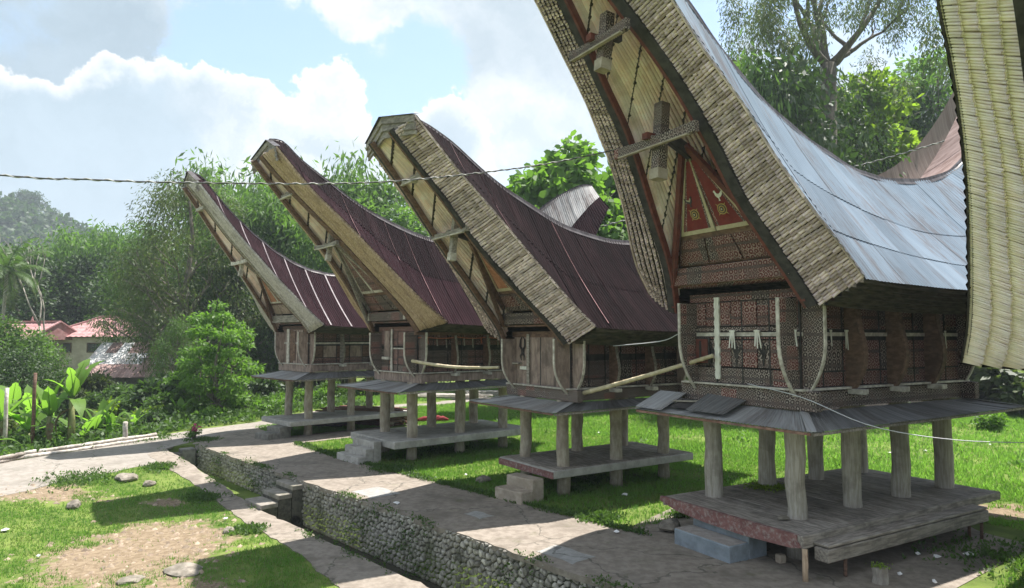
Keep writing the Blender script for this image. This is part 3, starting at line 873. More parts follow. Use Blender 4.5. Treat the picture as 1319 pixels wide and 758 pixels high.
    MB().box((-.08, yf - .10, zb + .018), (2 * hb + .35, .12, .04)).build('sill_lath', 'wood_pale', root)
    for sx in (-1, 1):
        for k in range(1, rows):
            y = yf + (ybk - yf) * k / (rows - .001) if rows > 2 else yb * k / rows
            MB().box((sx * (hb + .16), y, zb - .06), (.42, .22, .11)).build('sill_end', 'wood_pale', root, bevel=.01)
    # --- body walls: a dark core, boards proud of it
    zt2 = zt + .05
    MB().box((0, (yf + ybk) / 2 + .03, (zb + zt2) / 2), (2 * hb - .10, ybk - yf - .06, zt2 - zb)).build('wall_core', 'wood_dark', root)
    Hh = zt - zb
    def face_board(name, mat, facing, a0, a1, z0, z1, out, th=.03, parent=root):
        """a panel on the front (facing 'f') or a side (+1/-1); a0..a1 along the wall"""
        mb = MB()
        if facing == 'f':
            mb.box(((a0 + a1) / 2, yf - out + th / 2, (z0 + z1) / 2), (a1 - a0, th, z1 - z0))
            mb.uv = [(v[0] + 10, v[2]) for v in mb.v]
        else:
            mb.box((facing * (hb - .05 + out + .0 - th / 2 + .05 - .05), (a0 + a1) / 2, (z0 + z1) / 2), (th, a1 - a0, z1 - z0))
            mb.uv = [(v[1] + 10, v[2]) for v in mb.v]
        return mb.build(name, mat, parent)
    bays = S['bays']
    for k in range(bays):
        a0 = -hb + .03 + (2 * hb - .06) * k / bays + .018; a1 = -hb + .03 + (2 * hb - .06) * (k + 1) / bays - .018
        mats = S['panels']
        if S.get('plain'):
            face_board('wall_panel', mats[k % len(mats)], 'f', a0 - .012, a1 + .012, zb + .02, zt - .03, .02 + rg.uniform(0, .01))
        elif S.get('split'):
            # each bay: a red field beside a grey one that carries a black buffalo head
            am = a0 + (a1 - a0) * .56
            face_board('wall_panel', 'carved_grey', 'f', a0, a1, zb + .05, zb + Hh * .19, .02)
            for z0_, z1_ in ((.21, .50), (.66, .93)):
                face_board('wall_panel', 'carved', 'f', a0, am - .012, zb + Hh * z0_, zb + Hh * z1_, .026)
                face_board('wall_panel', 'carved_dim' if z0_ < .5 else 'carved_red', 'f', am + .012, a1, zb + Hh * z0_, zb + Hh * z1_, .018)
            for z0_, z1_, mt_ in ((.515, .535, 'carved_red'), (.60, .645, 'carved_grey'), (.945, .975, 'carved_grey')):
                face_board('wall_panel', mt_, 'f', a0, a1, zb + Hh * z0_, zb + Hh * z1_, .022)
            cx, zc_ = (am + a1) / 2 + .006, zb + Hh * .35
            wd_, ht_ = (a1 - am) * .44, Hh * .12
            half = [(.10, -1.0), (.16, -.45), (.42, -.30), (.30, -.05), (.55, .10), (.95, .55), (.70, .95), (.62, .55), (.34, .35), (.16, .52), (.10, 1.0)]
            pf = [(cx + x_ * wd_, zc_ + z_ * ht_) for x_, z_ in half] + [(cx - x_ * wd_, zc_ + z_ * ht_) for x_, z_ in half[::-1]]
            mb = MB(); mb.extrude([(x_, yf - .020, z_) for x_, z_ in pf], (0, -.014, 0)); mb.build('buffalo_figure', 'wood_dark', root)
        else:
            face_board('wall_panel', 'carved_grey', 'f', a0, a1, zb + .05, zb + Hh * .16, .02)
            face_board('wall_panel', mats[k % len(mats)], 'f', a0, a1, zb + Hh * .18, zb + Hh * .52, .02 + .006 * (k % 2))
            face_board('wall_panel', mats[(k + 1) % len(mats)], 'f', a0, a1, zb + Hh * .60, zt - .14, .02 + .006 * ((k + 1) % 2))
        face_board('stile', 'wood_dark', 'f', a1, a1 + .036, zb + .02, zt - .03, .034, .045)
    if S.get('rail', True):
        face_board('rail', S.get('rail_mat', 'wood_pale'), 'f', -hb + .02, hb - .02, zb + Hh * S.get('rz', .545), zb + Hh * S.get('rz', .545) + .085, .05, .03)
    face_board('head_board', S.get('head_mat', 'carved_red'), 'f', -hb - .05, hb + .05, zt - .12, zt + .06, .04, .05)
    # side walls (right and left)
    for sx in (1, -1):
        nb = max(6, int((ybk - yf) / .62))
        for k in range(nb):
            a0 = yf + .02 + (ybk - yf - .04) * k / nb + .015; a1 = yf + .02 + (ybk - yf - .04) * (k + 1) / nb - .015
            zh = zt - .45 if sx == 1 else zt - .3
            zh = min(zt - .1, zb + Hh * .86)
            if sx == -1 and S['seed'] > 2: continue
            face_board('wall_panel', 'carved_red' if not S.get('plain_side') else 'carved_dim', sx, a0, a1, zb + .06, zb + Hh * .17, .02)
            face_board('wall_panel', S['side_panels'][k % len(S['side_panels'])], sx, a0, a1, zb + Hh * .19, zb + Hh * .50, .02)
            face_board('wall_panel', 'carved_red' if k % 2 else 'carved_mix', sx, a0, a1, zb + Hh * .62, zh, .012)
            face_board('stile', 'wood_dark', sx, a1, a1 + .03, zb + .02, zh, .034, .045)
        if S.get('side_rail', True):
            face_board('rail', S.get('rail_mat', 'wood_pale'), sx, yf + .02, ybk - .02, zb + Hh * S.get('rz', .545), zb + Hh * S.get('rz', .545) + .08, .05, .03)
        # eave beam on the brackets
        MB().box((sx * (hb + .30), (yf + ybk) / 2 - .1, zE - .34), (.10, ybk - yf + .5, .10)).build('eave_beam', S['eave_beam'], root)
    # --- flared boards
    zc = zE - .30
    def flare(face, side, x, y, d1, mat, belly=0.0, th=.07, z1=zc, edge='wood_pale', dd=.06):
        mb = MB()
        pr = bracket(mb, face, side, x, y, zb - .12, z1, dd, d1, th, belly)
        mb.uv = [((v[1] if face == 'y' else v[0]) + 20, v[2]) for v in mb.v]
        o = mb.build('flared_board', mat, root)
        eb = MB(); edge_strip(eb, pr, face, side, x, y, th)
        eb.build('sawn_edge', edge, o)
    fd = S.get('flare', .46)
    fm = S.get('flare_mat', 'carved_grey')
    for sx in (-1, 1):
        flare('y', 0, sx * (hb - .12), yf - .02, fd + .04, fm)
        flare('x', sx, sx * (hb - .03), yf + .08, fd, fm)
        n_in = rows - 1
        for k in range(1, rows):
            y = yf + (ybk - yf) * k / (rows - .001) if rows > 2 else yb * k / rows
            flare('x', sx, sx * (hb - .03), y, fd * .72, S.get('flare_side', 'wood_brown'), .09, .14 if S['seed'] == 1 else .08, edge=S.get('side_edge', 'wood'))
        flare('x', sx, sx * (hb - .03), ybk - .08, fd * .9, fm)
    # --- roof curves (station y along the ridge)
    rid = interp_curve(S['ridge'], 90)                       # y, z
    Vc = np.array(S['verge'], float)                          # z, h, y from tip down to the eave corner
    V = interp_curve([(p[2], p[0], p[1]) for p in Vc], 60)    # y, z, h
    ytip, ye = V[0, 0], V[-1, 0]
    zev, hev = V[-1, 1], V[-1, 2]
    ymax = rid[-1, 0]
    yeb = S['eave_back']
    kb = (ymax - .2 - yeb) / (ye - ytip)
    def ridge_z(y): return float(np.interp(y, rid[:, 0], rid[:, 1]))
    def edge(y):
        """outer edge of the roof skin at station y -> half width, height"""
        if y < ye: return float(np.interp(y, V[:, 0], V[:, 2])), float(np.interp(y, V[:, 0], V[:, 1]))
        if y <= yeb:
            f = (y - ye) / (yeb - ye)
            return hev, zev - .10 * math.sin(f * math.pi)
        q = ye - (y - yeb) / kb
        hq = float(np.interp(q, V[:, 0], V[:, 2]))
        return hq, min(float(np.interp(q, V[:, 0], V[:, 1])), ridge_z(y) - .25 - .35 * hq)
    y_start = max(ytip, rid[0, 0]) + .02
    yend = ymax - .25
    cw = S.get('sheet_w', .8)
    ncol = int(round((yend - y_start) / cw))
    pitch = S.get('pitch', .11); amp = S.get('amp', .024)
    def skin(y, sx, f, off=0.0):
        h, z = edge(y)
        zr = ridge_z(y)
        p = Vector((sx * h * f, y, zr + (z - zr) * f))
        sag = -.10 * math.sin(f * math.pi) * min(1.0, (zr - z) / 3)
        nrm = Vector((sx * (zr - z), 0, h)).normalized()
        return p + nrm * (off + sag)
    for sx in (1, -1):
        splits = S.get('rows_f', [0, .56, 1.0]) if sx == 1 else [0, 1.0]
        for k in range(ncol):
            ya = y_start + (yend - y_start) * k / ncol; yb_ = y_start + (yend - y_start) * (k + 1) / ncol
            for q in range(len(splits) - 1):
                f0, f1 = splits[q] - (.02 if q else 0), splits[q + 1]
                if q == len(splits) - 2: f1 += .012
                m = max(4, int((yb_ - ya) / pitch * (4 if sx == 1 else 2)))
                lift = .012 * (len(splits) - q) + .006 * (k % 2) + rg.uniform(0, .004)
                P = []; U = []
                nf = 6
                for i in range(m + 1):
                    y = ya - .01 + (yb_ - ya + .02) * i / m
                    y = min(max(y, y_start), yend)
                    wv = amp * math.cos(2 * math.pi * y / pitch)
                    P.append([skin(y, sx, f0 + (f1 - f0) * j / nf, lift + wv) for j in range(nf + 1)])
                    U.append([(y + 40, (f0 + (f1 - f0) * j / nf) * 3.2) for j in range(nf + 1)])
                mats = S['tin']
                MB().grid(P, U).build('roof_sheet', (S['tin_back'] if S.get('tin_back') and ya > yeb and q == 0 else mats[(q if len(mats) > 1 else 0) % len(mats)]) if sx == 1 else (S['tin_back'] if S.get('tin_back') and ya > yeb else S.get('tin_left', mats[-1])), root, smooth=True)
            if S.get('seams') and sx == 1 and k > 0:
                yy = ya
                MB().grid([[skin(yy + dx, sx, .03 + .97 * j / 8, .05) for j in range(9)] for dx in (-.035, .035)]).build('seam_strip', 'tin_seam', root)
            if S.get('red_seams') and sx == 1 and k > 0 and rg.random() < .42:
                fa = rg.choice([.05, .05, .4, .55]); fb = rg.choice([.55, .97, .97])
                MB().grid([[skin(ya + dx, sx, fa + (fb - fa) * j / 8, .055) for j in range(9)] for dx in (-.014, .014)]).build('sheet_edge', 'seam_red', root)
    # layer just below the sheets so the roof has body
    for sx in (1, -1):
        P = [[skin(y, sx, f, -.035) for f in np.linspace(0, 1, 8)] for y in np.linspace(y_start, yend, 60)]
        MB().grid(P).build('roof_underlay', 'eave_thatch', root)
    # ridge capping
    rc = MB()
    ys = np.linspace(y_start, yend, 70)
    P = []
    for y in ys:
        row = []
        for sx, f in ((-1, .05), (-1, .025), (1, 0), (1, .022), (1, .045)):
            wv = .012 * math.cos(2 * math.pi * y / .12)
            row.append(skin(y, sx, f, .06 + wv + (.03 if f == 0 else 0)))
        P.append(row)
    rc.grid(P, [[(y, j * .2) for j in range(5)] for y in ys]).build('ridge_cap', 'ridge_tin', root)
    # --- layered verge of bamboo ends under the prow, and the eaves running back from it
    Sc = np.array(S['barge'], float)
    B = interp_curve([(p[2], p[0], p[1]) for p in Sc], 60)    # y, z, h
    nc = S.get('courses', 6)
    def verge_pt(sx, f, k):
        """f 0..1 from tip to eave corner, k 0..1 from the outer edge to the bargeboard"""
        i = f * 59
        v = np.array([np.interp(i, range(60), V[:, c]) for c in range(3)])
        b_ = np.array([np.interp(i, range(60), B[:, c]) for c in range(3)])
        p = v * (1 - k) + b_ * k
        return np.array((sx * p[2], p[0], p[1]))
    Lv = float(np.sum(np.linalg.norm(np.diff(V, axis=0), axis=1)))
    for sx in (-1, 1):
        sheet = MB()
        sheet.grid([[verge_pt(sx, f, k) + np.array((0, .05, .03)) for k in np.linspace(-.01, 1, 7)] for f in np.linspace(0, 1, 40)])
        sheet.build('verge_backing', S.get('backing', 'eave_thatch'), root)
        if S['verge_kind'] == 'stub':
            npc = int(Lv / S.get('stub', .052))
            for c in range(nc):
                k0, k1 = c / nc, (c + 1) / nc
                P0 = []; P1 = []; rr = []
                ph = rg.uniform(0, 9)
                for i in range(npc):
                    f = (i + .5 + rg.uniform(-.12, .12)) / npc
                    wob = .30 / nc * (.25 * math.sin(f * 17 + ph) + rg.uniform(-.16, .16))
                    a = verge_pt(sx, f, k0 + S.get('gap', .05) / nc); b_ = verge_pt(sx, min(1, f + .004), k1 - S.get('gap', .05) / nc + wob)
                    # each course tucks under the one outside it and pokes out at its inner end, like shingles
                    a = a + np.array((0, S.get('tuck', .05), .01)); b_ = b_ + np.array((0, -S.get('tuck', .05) + rg.uniform(-.015, .015), -.02 + rg.uniform(-.014, .008)))
                    P0.append(a); P1.append(b_); rr.append(S.get('stub', .052) * rg.uniform(.45, .53))
                o = place('bamboo_course', stub_mesh('bamboo_course', P0, P1, rr, S['verge_mat'], rg), root)
                o['kind'] = 'stuff'
        else:
            # long poles laid along the verge
            npole = S.get('poles', 14)
            for c in range(npole):
                k = (c + .5) / npole
                mb = MB()
                off = -.03 - .035 * ((c // 3) % 2)
                pts = [Vector(verge_pt(sx, f, k)) + Vector((0, off + rg.uniform(-.006, .006), 0)) for f in np.linspace(0.0, 1, 24)]
                mb.tube(pts, S.get('pole_r', .042) * rg.uniform(.85, 1.15), 6)
                mb.build('verge_pole', S['verge_mat'], root, smooth=True)
        # edge of the tin seen from below
        eg = MB()
        for f0 in np.linspace(0, .975, 40):
            eg.bar(verge_pt(sx, f0, -.015) + np.array((0, -.02, .02)), verge_pt(sx, f0 + .026, -.015) + np.array((0, -.02, .02)), .03, .05)
        eg.build('roof_edge', S.get('edge_mat', 'bamboo'), root)
        # eaves: strips stepping in towards the wall
        for c in range(nc):
            k = (c + .5) / nc
            a = verge_pt(sx, 1, k)
            x = a[0]; z = a[2]
            mb = MB()
            dx = abs(verge_pt(1, 1, 0)[0] - verge_pt(1, 1, 1)[0]) / nc
            dz = abs(verge_pt(1, 1, 0)[2] - verge_pt(1, 1, 1)[2]) / nc
            P = []
            ysq = np.linspace(a[1] + .02, yeb + .3, 14)
            for y in ysq:
                fz = -.10 * math.sin(min(1, max(0, (y - ye) / (yeb - ye))) * math.pi)
                P.append([(x + sx * dx * .55, y, z + dz * .5 + fz + rg.uniform(-.006, .006)), (x + sx * dx * .52, y, z - dz * .45 + fz - .03), (x - sx * dx * .9, y, z - dz * .45 + fz - .02)])
            mb.grid(P).build('eave_course', 'eave_thatch', root)
        # bargeboard: dark outer board and painted inner edge
        bb = MB(); br = MB()
        bw = S.get('barge_w', .20)
        fs = np.linspace(.0, 1.0, 30)
        for i in range(len(fs) - 1):
            p = Vector(verge_pt(sx, fs[i], 1.0)); q = Vector(verge_pt(sx, fs[i + 1], 1.0))
            inn = Vector((-sx, 0, -.05)).normalized()
            bb.bar(p + inn * bw * .5 + Vector((0, -.07, -.02)), q + inn * bw * .5 + Vector((0, -.07, -.02)), bw, .09, (0, -1, 0))
            br.bar(p + inn * (bw + .035) + Vector((0, -.055, -.03)), q + inn * (bw + .035) + Vector((0, -.055, -.03)), .07, .13, (0, -1, 0))
        bb.build('bargeboard', S['barge_mat'], root)
        br.build('bargeboard_lip', S['barge_lip'], root)
    # --- soffit: poles along the prow with dark bound rafters across
    yg = S['gable'][1] + .25
    y_s = B[0, 0] + .15
    def soff(y, sx, f, dn=0.0):
        hB = float(np.interp(y, B[:, 0], B[:, 2])) - .12; zB = float(np.interp(y, B[:, 0], B[:, 1])) + .10
        zr = ridge_z(y + .35) - S.get('roof_th', .55)
        zr = max(zr, zB + .15)
        return Vector((sx * hB * f, y, zr + (zB - zr) * f - dn))
    for sx in (-1, 1):
        y_e = B[-1, 0] - .02
        MB().grid([[soff(y, sx, f, -.05) for f in (0, .5, 1)] for y in np.linspace(y_s, y_e, 30)]).build('soffit_backing', 'soffit', root)
        npl = S.get('soffit_n', 22)
        so_ = MB()
        for c in range(npl):
            f = (c + .5) / npl
            so_.tube([soff(y, sx, f, rg.uniform(0, .012)) for y in np.linspace(y_s, y_e, 16)], S.get('soff_r', 1.9) / npl * .5, 6, True)
        so_.build('soffit_poles', 'soffit', root, smooth=True, kind='stuff')
        nraf = S.get('rafters', 7)
        for c in range(nraf):
            y = y_s + (y_e - y_s) * (c + .6) / nraf
            mb = MB()
            pts = [soff(y - .25 * (1 - f), sx, f, .05) for f in np.linspace(0, 1, 9)]
            mb.tube(pts, .035, 6)
            for pq in pts[:-1]:
                mb.tube([pq + Vector((0, -.03, -.01)), pq + Vector((0, .03, -.01))], .045, 6)
            mb.build('rafter', 'binding', root)
    # inner ridge pole
    MB().tube([soff(y, 1, 0, .06) for y in np.linspace(y_s + .1, yg + .3, 14)], .06, 7).build('ridge_pole', S['barge_lip'], root, smooth=True)
    # --- leaning gable
    za, ya = S['gable']                       # apex
    zg, ygb = zE + .55, yf - .42              # base line
    hg = float(np.interp(-zg, -B[:, 1], B[:, 2])) - .16
    def gp(f, g):
        """f -1..1 across the base, g 0..1 up to the apex"""
        return Vector((f * hg * (1 - g), ygb + (ya - ygb) * g, zg + (za - zg) * g))
    nrm = (gp(0, 1) - gp(0, 0)).cross(Vector((1, 0, 0))).normalized()
    if nrm.y > 0: nrm = -nrm
    tri = [gp(-1, 0), gp(1, 0), gp(0, 1)]
    MB().extrude([p - nrm * .06 for p in tri], nrm * .05).build('gable_wall', 'wood_brown', root)
    # lower carved band, panels beside a central post, cream frames
    def gquad(name, mat, pts, out=.012, th=.025, parent=root):
        mb = MB(); mb.extrude([gp(*p) + nrm * out for p in pts], nrm * th)
        mb.uv = [(v[0] + 10, v[2]) for v in mb.v]
        return mb.build(name, mat, parent)
    gl = S.get('gable_band', .24)
    def row(g0, g1, f0, f1):
        return [(f0, g0), (f1, g0), (f1 * 1.0, g1), (f0 * 1.0, g1)]
    n3 = 3
    for k in range(n3):
        f0 = -.96 + 1.92 * k / n3 + .02; f1 = -.96 + 1.92 * (k + 1) / n3 - .02
        gquad('gable_panel', S['gable_carved'], row(.02, gl, f0, f1))
    gt = gl + .05
    for (f0, f1) in ((-.86, -.07), (.07, .86)):
        gm = S['gable_red']
        # red field narrowing to the apex
        gquad('gable_panel', gm, [(f0, gt + .03), (f1, gt + .03), (f1 * .9 if f1 > 0 else f1, .90), (f0 * .9 if f0 < 0 else f0, .90)])
        cr = S['gable_trim']
        gquad('gable_trim', cr, [(f0 - .02, gt), (f1 + .02, gt), (f1 + .02, gt + .035), (f0 - .02, gt + .035)], .016, .03)
    for f, wd in ((-.03, .045), (.90, .03), (-.90, .03)):
        gquad('gable_trim', S['gable_trim'], [(f - wd, gt), (f + wd, gt), (f + wd, .92), (f - wd, .92)], .018, .03)
    for f in (-.12, .12, .80, -.80):
        gquad('gable_trim', 'carved_grey', [(f - .03, gt + .03), (f + .03, gt + .03), (f + .03, .9), (f - .03, .9)], .016, .022)
    if S.get('motif'):
        # cockerels over sun discs, as painted on the two red fields
        for f in (-.47, .47):
            c = gp(f, gt + .17)
            up = (gp(0, 1) - gp(0, 0)).normalized(); rt = Vector((1, 0, 0))
            for rr_, mt_, ou in ((.125, 'gold', .045), (.10, 'wood_dark', .050), (.078, 'gold', .055), (.048, 'wood_dark', .060), (.022, 'cream', .065)):
                mb = MB(); mb.extrude([c + nrm * ou + (rt * math.cos(a) + up * math.sin(a)) * rr_ for a in np.linspace(0, 2 * math.pi, 22)[:-1]], nrm * .006)
                mb.build('sun_disc', mt_, root)
            for a in np.linspace(0, 2 * math.pi, 5)[:-1]:
                mb = MB(); q = a + math.pi / 4
                mb.extrude([c + nrm * .046 + (rt * math.cos(q + e) + up * math.sin(q + e)) * rr2 for e, rr2 in ((-.12, .125), (.12, .125), (0, .19))], nrm * .005)
                mb.build('sun_ray', 'gold', root)
            s_ = -1 if f < 0 else 1
            cb = c + up * .29 + rt * (.02 * s_)
            prof = [(.68 * a_, .68 * b_) for a_, b_ in [(-.17, .05), (-.20, .17), (-.11, .10), (-.02, .06), (.05, .10), (.08, .19), (.12, .20), (.15, .15), (.12, .13), (.11, .03), (.05, -.05), (.02, -.06), (.02, -.14), (.05, -.16), (-.03, -.16), (-.01, -.06), (-.09, -.03)]]
            mb = MB(); mb.extrude([cb + nrm * .045 + rt * (-s_ * a) + up * b_ for a, b_ in prof], nrm * .008)
            mb.build('cockerel', 'white' if f > 0 else 'wood_dark', root)
            if f < 0:
                mb = MB(); mb.extrude([cb + nrm * .055 + rt * (-s_ * a * .6) + up * (b_ * .5 + .03) for a, b_ in prof[:8] + prof[9:12]], nrm * .006)
                mb.build('cockerel_wing', 'cream', root)
    # inner boards framing the gable
    for sx in (-1, 1):
        mb = MB().bar(gp(sx * 1.04, -.05) + nrm * .06, gp(0, 1.03) + nrm * .06 + Vector((sx * .05, 0, 0)), .11, .12, nrm)
        mb.build('gable_rafter', S['gable_frame'], root)
    # tie beam with white-tipped ends
    bh = S.get('beam_h', .40)
    bl = S.get('beam', 1.72)
    mb = MB().box((0, ygb - .03, zE + .32), (2 * bl, .24, bh)); mb.uv = [(v[0] + 10, v[2]) for v in mb.v]
    tb = mb.build('tie_beam', S['tie_mat'], root, bevel=.012)
    for sx in (-1, 1):
        MB().box((sx * (bl - .10), ygb - .158, zE + .32), (.13, .02, bh * .82)).build('beam_end_mark', 'wood_pale', tb)
        MB().box((sx * (bl - .32), ygb + .16, zE + .32), (.16, .5, bh * .8)).build('tie_beam_bearer', S['gable_frame'], root)
    # struts from the tie beam down to the wall
    MB().box((0, yf - .2, zE + .10), (2 * hb + .1, .46, .05)).build('gable_soffit', S.get('head_mat', 'carved_red'), root)
    # left post of the gable, as in the photograph: a tall red post beside the soffit
    MB().bar((-hg - .06, ygb - .10, zE + .1), (-.16, ya + .02, za + .05), .12, .10, (0, -1, 0)).build('gable_rafter', S['gable_frame'], root)
    # --- hanging posts with cross arms under the prow
    for (yk, z0_, z1_, zarm, la, wd) in S['cross']:
        mb = MB()
        mb.bar((0, yk - .06, z0_), (0, yk + .08, z1_), wd, wd, (0, -1, 0))
        kp = mb.build('hanging_post', S['cross_mat'], root, bevel=.012)
        MB().bar((0, yk - .065, z0_ - .02), (0, yk - .045, z0_ + .20), wd * 1.10, wd * 1.12, (0, -1, 0)).build('post_foot', S.get('foot_mat', 'wood_pale'), kp)
        ah = S.get('arm_h', .15)
        ab = MB()
        ab.extrude([(-la, yk - .12 - wd / 2, zarm + .02), (la, yk - .12 - wd / 2, zarm + .02), (la, yk - .12 - wd / 2, zarm + .02 + ah), (.14, yk - .12 - wd / 2, zarm + ah - .02), (0, yk - .12 - wd / 2, zarm + ah + .04), (-.14, yk - .12 - wd / 2, zarm + ah - .02), (-la, yk - .12 - wd / 2, zarm + .02 + ah)], (0, .12, 0))
        a_o = ab.build('cross_arm', S['cross_mat'], root, bevel=.01)
        MB().box((0, yk - .115 - wd / 2, zarm + .008), (2 * la * .86, .085, .03)).build('arm_underside', S.get('foot_mat', 'wood_pale'), a_o)
        # prop back to the gable
        MB().bar((0, yk + .05, (z0_ + z1_) / 2 + .2), (0, max(yk + .6, ya + .1) if yk > ya - 1.3 else yk + .4, za - .1 if yk > ya - 1.3 else (z0_ + z1_) / 2 + .2), .12, .26, (0, 0, 1)).build('prow_prop', S['barge_mat'], root)
        if S.get('peg'):
            MB().box((-.10, yk - .22, z0_ + (z1_ - z0_) * .55), (.16, .22, .13)).build('peg', 'red', kp)
    # --- plank hood closing the end of the prow
    if S.get('hood', True):
        yt, zr0 = rid[0, 0], rid[0, 1]
        hv, yv, zv = V[0, 2], V[0, 0], V[0, 1]
        for j in range(3):
            for sx in (-1, 1):
                zo = -.02 - j * .19
                a0 = Vector((0, yt - .02 + .035 * j, zr0 + zo + .06)); b0 = Vector((sx * hv * 1.02, yv - .06 + .035 * j, zv + zo + .04))
                d = Vector((0, -.01, -.19))
                mb = MB(); mb.extrude([a0, b0, b0 + d * (.95 if j < 2 else .5), a0 + d], (0, .05, 0))
                mb.build('hood_plank', S.get('hood_mat', 'wood'), root)
        # the cap of tin over the hood
        P = [[Vector((sx_ * hv * 1.03 * abs(f), (yt if abs(f) < .01 else yt + (yv - yt) * abs(f)) + dy, zr0 + (zv - zr0) * abs(f) + .065 + dz)) for f, sx_ in ((1, -1), (.5, -1), (0, 1), (.5, 1), (1, 1))] for dy, dz in ((-.10, -.03), (.12, .0))]
        MB().grid(P).build('hood_cap', 'ridge_tin', root)
    if S.get('extra'): S['extra'](root, S)
    return root
SA = dict(seed=1, label='nearest granary with blue-grey tin roof and red carved gable', loc=None, yaw=-1.041, w=2.238, rows=4, dl=1.876, zp=.806,
    zs=3.02, zb=3.42, zt=5.45, zE=5.6, hb=1.50, yf=-.20, post_r=.205, post_mat='post', plat=(-1.65, 2.10, -1.08, 6.15), plat_kind='planks',
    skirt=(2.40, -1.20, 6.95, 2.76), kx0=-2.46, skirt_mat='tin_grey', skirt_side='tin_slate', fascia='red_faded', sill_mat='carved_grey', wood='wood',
    bays=4, split=True, panels=['carved', 'carved_dim'], side_panels=['carved', 'carved_dim', 'carved'], eave_beam='red', flare=.50,
    verge=[(12.95, 1.42, -5.6), (12.0, 1.48, -4.88), (11.25, 1.55, -4.29), (10.75, 1.62, -3.89), (10.25, 1.68, -3.49), (9.75, 1.75, -3.10), (9.25, 1.88, -2.72), (8.75, 2.0, -2.34), (8.25, 2.11, -2.03), (7.75, 2.23, -1.73), (7.25, 2.4, -1.43), (6.75, 2.58, -1.15), (6.25, 2.76, -.80), (5.62, 2.90, -.28)],
    barge=[(12.7, .55, -5.75), (11.9, .64, -5.0), (11.25, .74, -4.42), (10.75, .84, -3.99), (10.25, .97, -3.57), (9.75, 1.07, -3.16), (9.25, 1.13, -2.76), (8.75, 1.2, -2.43), (8.25, 1.28, -2.13), (7.75, 1.35, -1.86), (7.25, 1.43, -1.58), (6.75, 1.55, -1.24), (6.25, 1.68, -.92), (5.75, 1.84, -.64), (5.15, 2.05, -.36)],
    ridge=[(-5.7, 14.1), (-4.5, 13.6), (-3, 12.65), (-1.84, 11.81), (-1.01, 11.13), (-.04, 10.38), (1.14, 9.73), (2.56, 9.19), (4.27, 8.76), (6.02, 8.74), (7.97, 9.1), (9.49, 9.8), (11, 11.2), (12.6, 13.2)],
    eave_back=7.4, tin=['tin_blue'], sheet_w=.95, rows_f=[0, .52, .80, 1.0], amp=.009, verge_kind='stub', verge_mat='bamboo', stub=.066, courses=6, tin_left='tin_rust',
    barge_mat='wood_dark', barge_lip='red', gable=(8.53, -1.80), gable_carved='carved_red', gable_red='panel_red', gable_trim='cream', gable_frame='red', motif=True,
    tie_mat='carved_red', cross=[(-2.57, 7.78, 9.40, 8.42, 1.22, .24), (-4.0, 9.80, 10.98, 10.22, .92, .22)], cross_mat='carved_grey', foot_mat='cement_tan', arm_h=.22, peg=True, roof_th=.75, soff_r=2.6, side_edge='wood_brown', soffit_n=26, rafters=8, barge_w=.22)
SB = dict(seed=2, label='second granary from the right with dark maroon roof and pale bamboo prow', loc=None, yaw=-.99, w=1.898, rows=3, dl=2.027, zp=.787,
    zs=2.68, zb=3.02, zt=4.62, zE=4.75, hb=1.48, yf=-.08, post_r=.185, post_mat='post_light', plat=(-1.42, 1.40, -.68, 4.95), plat_kind='red', slab_mat='concrete', slab=.22,
    skirt=(2.10, -1.20, 5.5, 2.48), kx0=-2.36, skirt_mat='tin_grey', skirt_side='tin_slate', fascia='wood_brown', sill_mat='carved_grey', wood='wood', plain=True, plain_side=True, rail=False, side_rail=False,
    bays=4, panels=['plain_panel'], side_panels=['carved_mix'], eave_beam='wood_brown', flare=.48, flare_mat='plain_panel', head_mat='wood_brown',
    verge=[(10.0, 1.55, -5.05), (9.75, 1.57, -4.82), (9.25, 1.64, -4.38), (8.75, 1.69, -3.91), (8.25, 1.77, -3.42), (7.75, 1.87, -2.94), (7.25, 1.98, -2.49), (6.75, 2.11, -2.05), (6.25, 2.25, -1.62), (5.75, 2.40, -1.19), (5.25, 2.58, -.75), (4.78, 2.80, -.33)],
    barge=[(9.85, .80, -5.25), (9.25, .83, -4.72), (8.75, .88, -4.27), (8.25, .94, -3.83), (7.75, .99, -3.42), (7.25, 1.03, -3.0), (6.75, 1.08, -2.55), (6.25, 1.16, -2.05), (5.75, 1.28, -1.57), (5.25, 1.41, -1.07), (4.75, 1.56, -.6), (4.35, 1.72, -.34)],
    ridge=[(-5.28, 10.31), (-4.3, 10.42), (-3.35, 10.05), (-2.39, 9.42), (-1.37, 8.86), (-.28, 8.37), (.85, 7.95), (2.05, 7.72), (3.47, 7.66), (5, 7.85), (6.5, 8.4), (8, 9.2), (9.5, 10.1), (10.9, 10.5)],
    eave_back=6.4, tin=['tin_maroon'], sheet_w=.85, rows_f=[0, .58, 1.0], verge_kind='stub', verge_mat='bamboo', stub=.070, courses=5, red_seams=True,
    barge_mat='wood_dark', barge_lip='wood_brown', gable=(7.44, -2.56), gable_carved='carved_mix', gable_red='panel_rust', gable_trim='cream', gable_frame='wood_brown',
    tie_mat='carved_mix', cross=[(-3.10, 6.66, 7.90, 7.32, 1.05, .17), (-4.25, 8.72, 9.05, 8.72, .72, .10)], cross_mat='wood', beam=1.5, beam_h=.34, roof_th=.5, rafters=7, hood_mat='wood', barge_w=.15)
